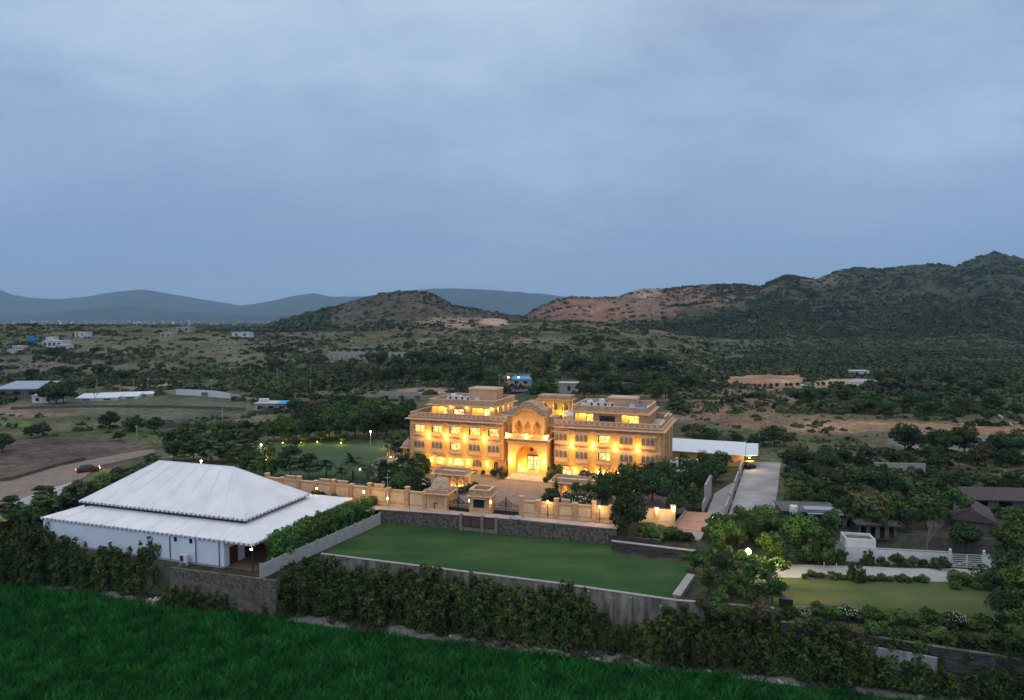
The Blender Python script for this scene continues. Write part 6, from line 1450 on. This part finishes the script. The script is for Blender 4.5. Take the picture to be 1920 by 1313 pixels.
# ------------------------------------------------------------------ cars
def car(p, rz, paint, lab, lit=False, s=1.0):
    o = empty('parked_car', p, rz, lab, 'car'); o.scale = (s, s, s)
    prof = [(-2.2, .35), (-2.2, .95), (-1.9, 1.02), (-1.45, 1.05), (-.9, 1.55), (.85, 1.6), (1.55, 1.08), (2.05, 1.0), (2.2, .75), (2.2, .35)]
    b = MB(); b.xzprism([(-2.15, .35), (-2.2, .9), (-1.5, 1.04), (1.5, 1.06), (2.1, .95), (2.2, .4)], -.88, .88); b.build('body', M[paint], o)
    b = MB(); P0 = [(-1.95, 1.03), (-1.35, 1.58), (.35, 1.62), (1.2, 1.05)]
    b.add([(x, y * (.86 if z < 1.2 else .68), z) for y in (-1, 1) for x, z in P0], [(0, 1, 2, 3), (7, 6, 5, 4), (0, 4, 5, 1), (1, 5, 6, 2), (2, 6, 7, 3)]); b.build('cabin', M['darkglass'], o)
    b = MB(); b.box(-1.3, .3, -.66, .66, 1.6, 1.66); b.build('roof', M[paint], o)
    for x in (-1.35, 1.4):
        for y in (-.9, .7): b = MB(); b.tube((x, y, .34), (x, y + .2, .34), .34, n=14); b.build('wheel', M['tyre'], o)
    for y in (-.75, .5):
        b = MB(); b.box(-2.24, -2.17, y, y + .25, .7, .86); b.build('tail_light', M['taillight'] if lit else M['maroon'], o)
        b = MB(); b.box(2.13, 2.2, y, y + .25, .68, .84); b.build('headlight', M['bulbw'] if lit else M['steelw'], o)
    return o
car(G(1513, 726), R(175), 'carwhite', 'white car standing on the bare clearing under the green hill', s=1.25)
c_ = car(G(165, 885), R(35), 'carred', 'red car with glowing tail lights where the dirt road meets the trees', True)
plight((-2.6, 0, .9), 15, c_, (1, .3, .1)); plight((3.2, 0, .9), 60, c_, (1, .8, .5))

# ------------------------------------------------------------------ poles
for i, (px, py, top, lab) in enumerate(((182, 735, 711, 'concrete power pole over the white roofs, at the tree'), (278, 732, 708, 'concrete power pole at the start of the long white wall'), (251, 733, 712, 'slim power pole between the white roofs and the wall'), (397, 736, 710, 'concrete power pole behind the bend of the long white wall'),
        (418, 802, 765, 'tall pale pole in the field before the garden'), (403, 807, 780, 'shorter pale pole next to the tall one'), (520, 717, 692, 'far power pole left of the ruined building'), (583, 705, 687, 'far power pole under the brown hill'), (257, 827, 797, 'pale pole at the field wall'), (173, 655, 640, 'small far pole beside the dark plantation'),
        (262, 653, 640, 'small far pole before the dark plantation'), (39, 730, 718, 'power pole at the frame edge above the sheds'), (782, 737, 712, 'power pole on the bare strip behind the far wing'), (936, 728, 702, 'thin pole just behind the far penthouse stair head'), (1424, 839, 812, 'thin mast at the end of the long shed roof'),
        (582, 735, 712, 'dim pole in the scrub beyond the garden belt'), (645, 726, 712, 'short white post beside the railway bridge'))):
    p = G(px, py); h_ = (py - top) / FPX * p.y * 1.02; o = empty('power_pole', p, 0, lab, 'pole'); r_ = max(.10, p.y * .00035)
    b = MB(); b.tube((0, 0, -.2), (0, 0, h_), r_, r_ * .7, 6); b.build('post', M['pole'], o)
    if i not in (4, 5, 14, 16): b = MB(); b.box(-h_ * .12, h_ * .12, -r_ * .6, r_ * .6, h_ * .9, h_ * .9 + r_ * 1.4); b.build('cross_arm', M['pole'], o)

# ------------------------------------------------------------------ things in the valley
def box_house(px, py, w, d, h, wm, rm, lab, rz=-.1, name='far_house', wins=3, over=.3, rise=0):
    p = G(px, py); o = empty(name, p, rz, lab, 'house'); b = MB(); b.box(0, w, 0, d, -.5, h); b.build('wall', M[wm], o)
    b = MB(); b.add([(-over, -over, h + .003), (w + over, -over, h + .003), (w + over, d + over, h + .003 + rise), (-over, d + over, h + .003 + rise), (-over, -over, h + .3), (w + over, -over, h + .3), (w + over, d + over, h + .3 + rise), (-over, d + over, h + .3 + rise)], [(0, 3, 2, 1), (4, 5, 6, 7), (0, 1, 5, 4), (1, 2, 6, 5), (2, 3, 7, 6), (3, 0, 4, 7)]); b.build('roof', M[rm], o)
    for k in range(wins): x = w * (k + .5) / wins; b = MB(); b.box(x - w * .08, x + w * .08, -.06, -.003, h * .3, h * .75); b.build('window', M['darkglass'], o)
    return o
box_house(80, 652, 15, 10, 5, 'whitewall', 'roof_w', 'white flat roofed villa far off in the valley', name='far_villa', wins=4)
box_house(86, 650, 6, 6, 7, 'whitewall', 'roof_w', 'white upper block behind the far villa')
box_house(104, 655, 9, 7, 3, 'whitewall', 'roof_w', 'low white annexe beside the far villa')
box_house(24, 657, 7, 6, 3, 'whitewall', 'roof_w', 'small white farmhouse nearest the frame edge in the valley')
box_house(50, 643, 5, 5, 4.5, 'blueroof', 'blueroof', 'bright blue little house beside the far villa', wins=2)
box_house(12, 664, 4, 4, 2.6, 'whitewall', 'roof_w', 'tiny white hut in the valley below the farmhouse', wins=1)
for i, (px, py, w, m_) in enumerate(((435, 632, 16, 'whitewall'), (300, 634, 10, 'cap'), (140, 632, 9, 'whitewall'), (330, 622, 14, 'cap'))):
    box_house(px, py, w, 9, 4, m_, 'roof_w', ['pale long house among the woods under the brown hill', 'grey white house among the valley woods', 'small white house above the dark plantation', 'distant pale house on the valley floor'][i], wins=2)
box_house(-10, 745, 18, 14, 3.2, 'brownwall', 'greyblue', 'long shed with a grey blue roof edge beside the dark valley trees', rz=.05, wins=3, rise=2.0)
box_house(60, 756, 9, 6, 2.6, 'whitewall', 'greyblue', 'low shed with a pale blue roof under the dark valley trees', wins=2, rise=.8)
box_house(142, 753, 15, 9, 1.0, 'whitewall', 'metalroof', 'white roofed shed nearest the dark valley trees', rz=.2, wins=2, rise=.9)
box_house(170, 751, 17, 8, 1.0, 'whitewall', 'metalroof', 'long white roofed shed in the middle of the sheds', rz=.25, wins=3, rise=.9)
box_house(215, 746, 14, 5, .9, 'whitewall', 'metalroof', 'narrow white roofed shed running up to the power pole', rz=.3, wins=2, rise=.6)
box_house(478, 772, 12, 7, 2.8, 'cap', 'roof_w', 'low concrete house carrying three white water tanks', wins=3)
for i in range(3):
    p = G(484 + i * 6.5, 772); o = empty('water_tank', p + Vector((0, 2.5, 3.1)), 0, f'white water tank on the low concrete house, {ordw(i)} from the fields', 'water tank', 'tanks on the concrete house'); b = MB(); b.lathe([(.65, 0), (.65, 1.1), (.45, 1.3), (.2, 1.4)], 12); b.build('barrel', M['steelw'], o)
p = G(514, 773); o = empty('blue_canopy', p + Vector((0, 0, .6)), -.1, 'bright blue tarpaulin roof just behind the garden tree belt', 'canopy'); b = MB(); b.add([(0, 0, 2.3), (7.5, 0, 2.5), (9.5, 5, 3.1), (1, 5, 2.9), (0, 0, 2.36), (7.5, 0, 2.56), (9.5, 5, 3.16), (1, 5, 2.96)], [(0, 3, 2, 1), (4, 5, 6, 7), (0, 1, 5, 4), (1, 2, 6, 5), (2, 3, 7, 6), (3, 0, 4, 7)]); b.build('tarpaulin', M['blueroof'], o); 
for x, y in ((.2, .2), (7.3, .2), (9, 4.7), (1.2, 4.7)): b = MB(); b.tube((x, y, -1.2), (x, y, 2.4), .07); b.build('post', M['pole'], o)
box_house(961, 722, 13, 7, 2.6, 'cap', 'blueroof', 'house with a bright blue roof behind the far wing', wins=3, rise=1.0)
box_house(1049, 738, 8.5, 6, 4.6, 'cap', 'roof_w', 'plain pale block behind the roof pavilion', wins=1)
for i, px in enumerate((953, 972)):
    p = G(px, 726); o = empty('yard_lamp', p, 0, ['white yard lamp standing clear of the blue roofed house', 'white yard lamp in front of the blue roofed house'][i], 'lamp'); b = MB(); b.tube((0, 0, 0), (0, 0, 4.5), .08); b.build('pole', M['pole'], o); b = MB(); b.lathe([(.2, 4.5), (.38, 4.7), (.2, 5.0)], 10); b.build('lamp_globe', M['bulbw'], o)
p = G(960, 738); o = empty('washing_line', p, 0, 'patterned sheets hung on a line behind the far penthouse', 'washing'); b = MB()
for k in range(5): b.box(.2 + k * 1.4, 1.4 + k * 1.4, 0, .04, .8, 2.0 - .15 * (k % 2))
b.build('sheet', M['cloth'], o); 
for x in (0, 7.2): b = MB(); b.tube((x, .02, -.2), (x, .02, 2.2), .06); b.build('post', M['pole'], o)
# railway bridge and lines
p = G(712, 752); o = empty('road_bridge', p, -.1, 'grey concrete bridge end in the scrub behind the far wing', 'bridge'); b = MB(); b.box(0, 16, 0, 6, 2.2, 3.0); b.box(0, 16, -.1, .15, 3.003, 3.9); b.build('deck', M['cap'], o)
for x in (1, 7.5, 14): b = MB(); b.box(x, x + 1, .5, 5.5, -1, 2.195); b.build('bridge_pier', M['conc_post'], o)
strip_wall('embankment_wall', [G(1090, 735), G(1150, 728), G(1190, 726)], G(1100, 734).z - 1, G(1140, 730).z + 2.6, .5, 'cap', 'pale curved embankment wall behind the near penthouse')
# ruin on the slope
p = G(616, 674); o = empty('roofless_ruin', p, -.05, 'long roofless grey ruin with gaping window openings below the brown hill', 'ruin'); b = MB()
L_ = 36; b.arches(0, L_, -1, 5.4, [(2.2 + k * 3.5, 2.2, 0, 3.6, 0, 'flat') for k in range(10)], 0, .6); b.box(0, .6, .6, 8, -1, 4.2); b.box(L_ - .6, L_, .6, 8, -1, 3.4); b.box(.6, L_ - .6, 11.4, 12, -1, 2.4)
for k in range(7): b.box(k * 5.2, k * 5.2 + 1.4, .1, .5, 5.405, 6.2)
b.build('ruin_wall', M['cap'], o)
p = G(728, 671); o = empty('ruined_hut', p, -.05, 'small ruined hut half hidden by trees beside the long ruin', 'ruin'); b = MB(); b.arches(0, 16, -1, 4, [(3 + k * 4.6, 2, 0, 2.6, 0, 'flat') for k in range(3)], 0, .6); b.box(0, .6, .6, 8, -1, 4); b.box(15.4, 16, .6, 8, -1, 4); b.build('ruin_wall', M['cap'], o)
# curved white wall with a green board
pts = [(262, 737), (300, 738), (330, 740), (370, 743), (405, 745), (432, 748), (465, 752), (520, 757)]
hs_ = [.9, .9, 2.3, 2.7, 2.6, 2.2, 1.4, 1.2]
o = empty('long_white_wall', G(*pts[0]), 0, 'long curving whitewashed wall crossing the valley fields, with a green board on it', 'wall'); base = G(*pts[0])
for i in range(len(pts) - 1):
    a, c = G(*pts[i]), G(*pts[i + 1]); d = (c - a).normalized(); n_ = Vector((-d.y, d.x, 0)) * .3; b = MB()
    v = [a, c, c + n_, a + n_]; zb = min(a.z, c.z) - .5; b.add([(q.x - base.x, q.y - base.y, zb - base.z) for q in v] + [(q.x - base.x, q.y - base.y, (a.z if k in (0, 3) else c.z) + (hs_[i] if k in (0, 3) else hs_[i + 1]) - base.z) for k, q in enumerate(v)], [(0, 3, 2, 1), (4, 5, 6, 7), (0, 1, 5, 4), (1, 2, 6, 5), (2, 3, 7, 6), (3, 0, 4, 7)])
    b.build('wall_stretch', M['whitewall'] if 1 < i < 5 else M['cap'], o)
a = G(379, 744) - base; b = MB(); b.box(a.x, a.x + 2.4, a.y - .55, a.y - .45, a.z + .5, a.z + 1.9); b.build('green_board', M['green'], o)
for i, pp in enumerate(([(20, 768), (120, 765), (200, 764)], [(200, 764), (320, 765), (460, 770)], [(250, 801), (300, 802), (345, 803)], [(350, 803), (440, 802), (480, 800)])):
    zs = [G(*q).z for q in pp]; strip_wall('field_wall', [G(*q) for q in pp], min(zs) - .3, max(zs) + [.9, .9, 1.6, 1.3][i], .3, 'stone', ['low dark field wall left of the valley trees', 'low dark field wall running below the grassy mound', 'dark wall stretch beneath the three round field trees', 'dark wall stretch between the field and the garden trees'][i])
strip_wall('track_wall', [G(-60, 925), G(20, 902), G(100, 878), G(160, 862)], -.3, .75, .35, 'stone', 'low dark wall between the ploughed field and the dirt road')
sheet('slab', [G(1588, 718), G(1600, 712), G(1640, 708), G(1668, 709), G(1640, 718)], M['roadw'], max(G(1588, 718).z, G(1640, 709).z) + .35, 2.5)
o = box_house(1598, 705, 9, 6, 2.6, 'whitewall', 'roof_w', 'little white roofed hut beyond the pale slab on the clearing', wins=2)
p0, p1 = G(1866, 776), G(1900, 802)
o = empty('concrete_pipe', p0, 0, 'long pale concrete pipe lying down the scrubby slope at the frame edge', 'pipe'); b = MB(); d = p1 - p0; b.tube((0, 0, .4), tuple(d * .45 + Vector((0, 0, .4))), .4, n=10); b.build('pipe_length', M['cap'], o); b = MB(); b.tube(tuple(d * .75 + Vector((0, 0, .4))), tuple(d + Vector((0, 0, .4))), .4, n=10); b.build('pipe_length', M['cap'], o)
rr = random.Random(12)
for i in range(9):
    p = G(rr.uniform(1515, 1560), rr.uniform(738, 746)); o = empty('white_sack', p, rr.uniform(0, 3), f'white sack lying in the scrub below the white car, {ordw(i)} of the scatter', 'sack', 'white sacks in the scrub'); b = MB(); b.lathe([(.5, 0), (.7, .25), (.5, .55), (.15, .65)], 8); b.build('sack', M['flower'], o)
for i in range(16):
    px = 1400 + i * 12 + rr.uniform(-3, 3); p = G(px, 727 - i * .35 + rr.uniform(-.5, .5)); tree('bush', p, 2.2, f'small planted bush in the line across the bare clearing, {ordw(i)} from the hotel side', 'bush line on the clearing')
# boulders along the track
for i in range(30):
    x = rr.uniform(-40, 60); y = float(edge_y(x, rr.uniform(.6, 3.2))); o = empty('pale_stone', (x, y, -7.0), rr.uniform(0, 6), f'{ordw(i)} pale stone along the track beside the crop field', 'stone', 'pale stones along the track'); s = rr.uniform(.15, .5)
    b = MB(); b.lathe([(s * .8, 0), (s, s * .35), (s * .6, s * .7), (s * .15, s * .8)], 7); q = b.build('stone', M['cap'], o); q.rotation_euler = (rr.uniform(-.2, .2), rr.uniform(-.2, .2), 0)

# far town: street and window lights on the valley floor
trr = np.random.default_rng(17); V, F = [], []
b = MB()
for k in range(130):
    px = trr.uniform(-60, 610) if k < 100 else trr.uniform(0, 330); s = trr.uniform(.35, .8) * (1.7 if trr.random() < .10 else 1); Y = trr.uniform(2900, 7000); s *= Y / 3200; x = (px - 960) / FPX * Y; z = float(land(x, Y)) + trr.uniform(3, 9)
    b.box(x - s, x + s, Y - s, Y + s, z - s, z + s)
o = b.build('town_lights', M['town']); tag(o, kind='stuff')
b = MB()
for k in range(150):
    px = trr.uniform(-60, 610); Y = trr.uniform(2600, 6500); x = (px - 960) / FPX * Y; z = float(land(x, Y)); w, h_ = trr.uniform(4, 11), trr.uniform(4, 9); b.box(x - w, x + w, Y - 6, Y + 6, z - 3, z + h_)
o = b.build('town', M['cap']); tag(o, kind='stuff')

# ------------------------------------------------------------------ haze
b = MB(); b.box(-26000, 26000, -60, 19500, -30, 2200)
hz = b.build('haze', [], None); tag(hz, kind='stuff')
hm = bpy.data.materials.new('haze'); hm.use_nodes = True; hn = hm.node_tree; hn.nodes.clear()
vo = hn.nodes.new('ShaderNodeVolumePrincipled'); vo.inputs['Density'].default_value = 5.5e-5; vo.inputs['Color'].default_value = (.50, .74, 1.0, 1); vo.inputs['Anisotropy'].default_value = 0.0
ou = hn.nodes.new('ShaderNodeOutputMaterial'); hn.links.new(vo.outputs[0], ou.inputs['Volume']); hz.data.materials.append(hm)
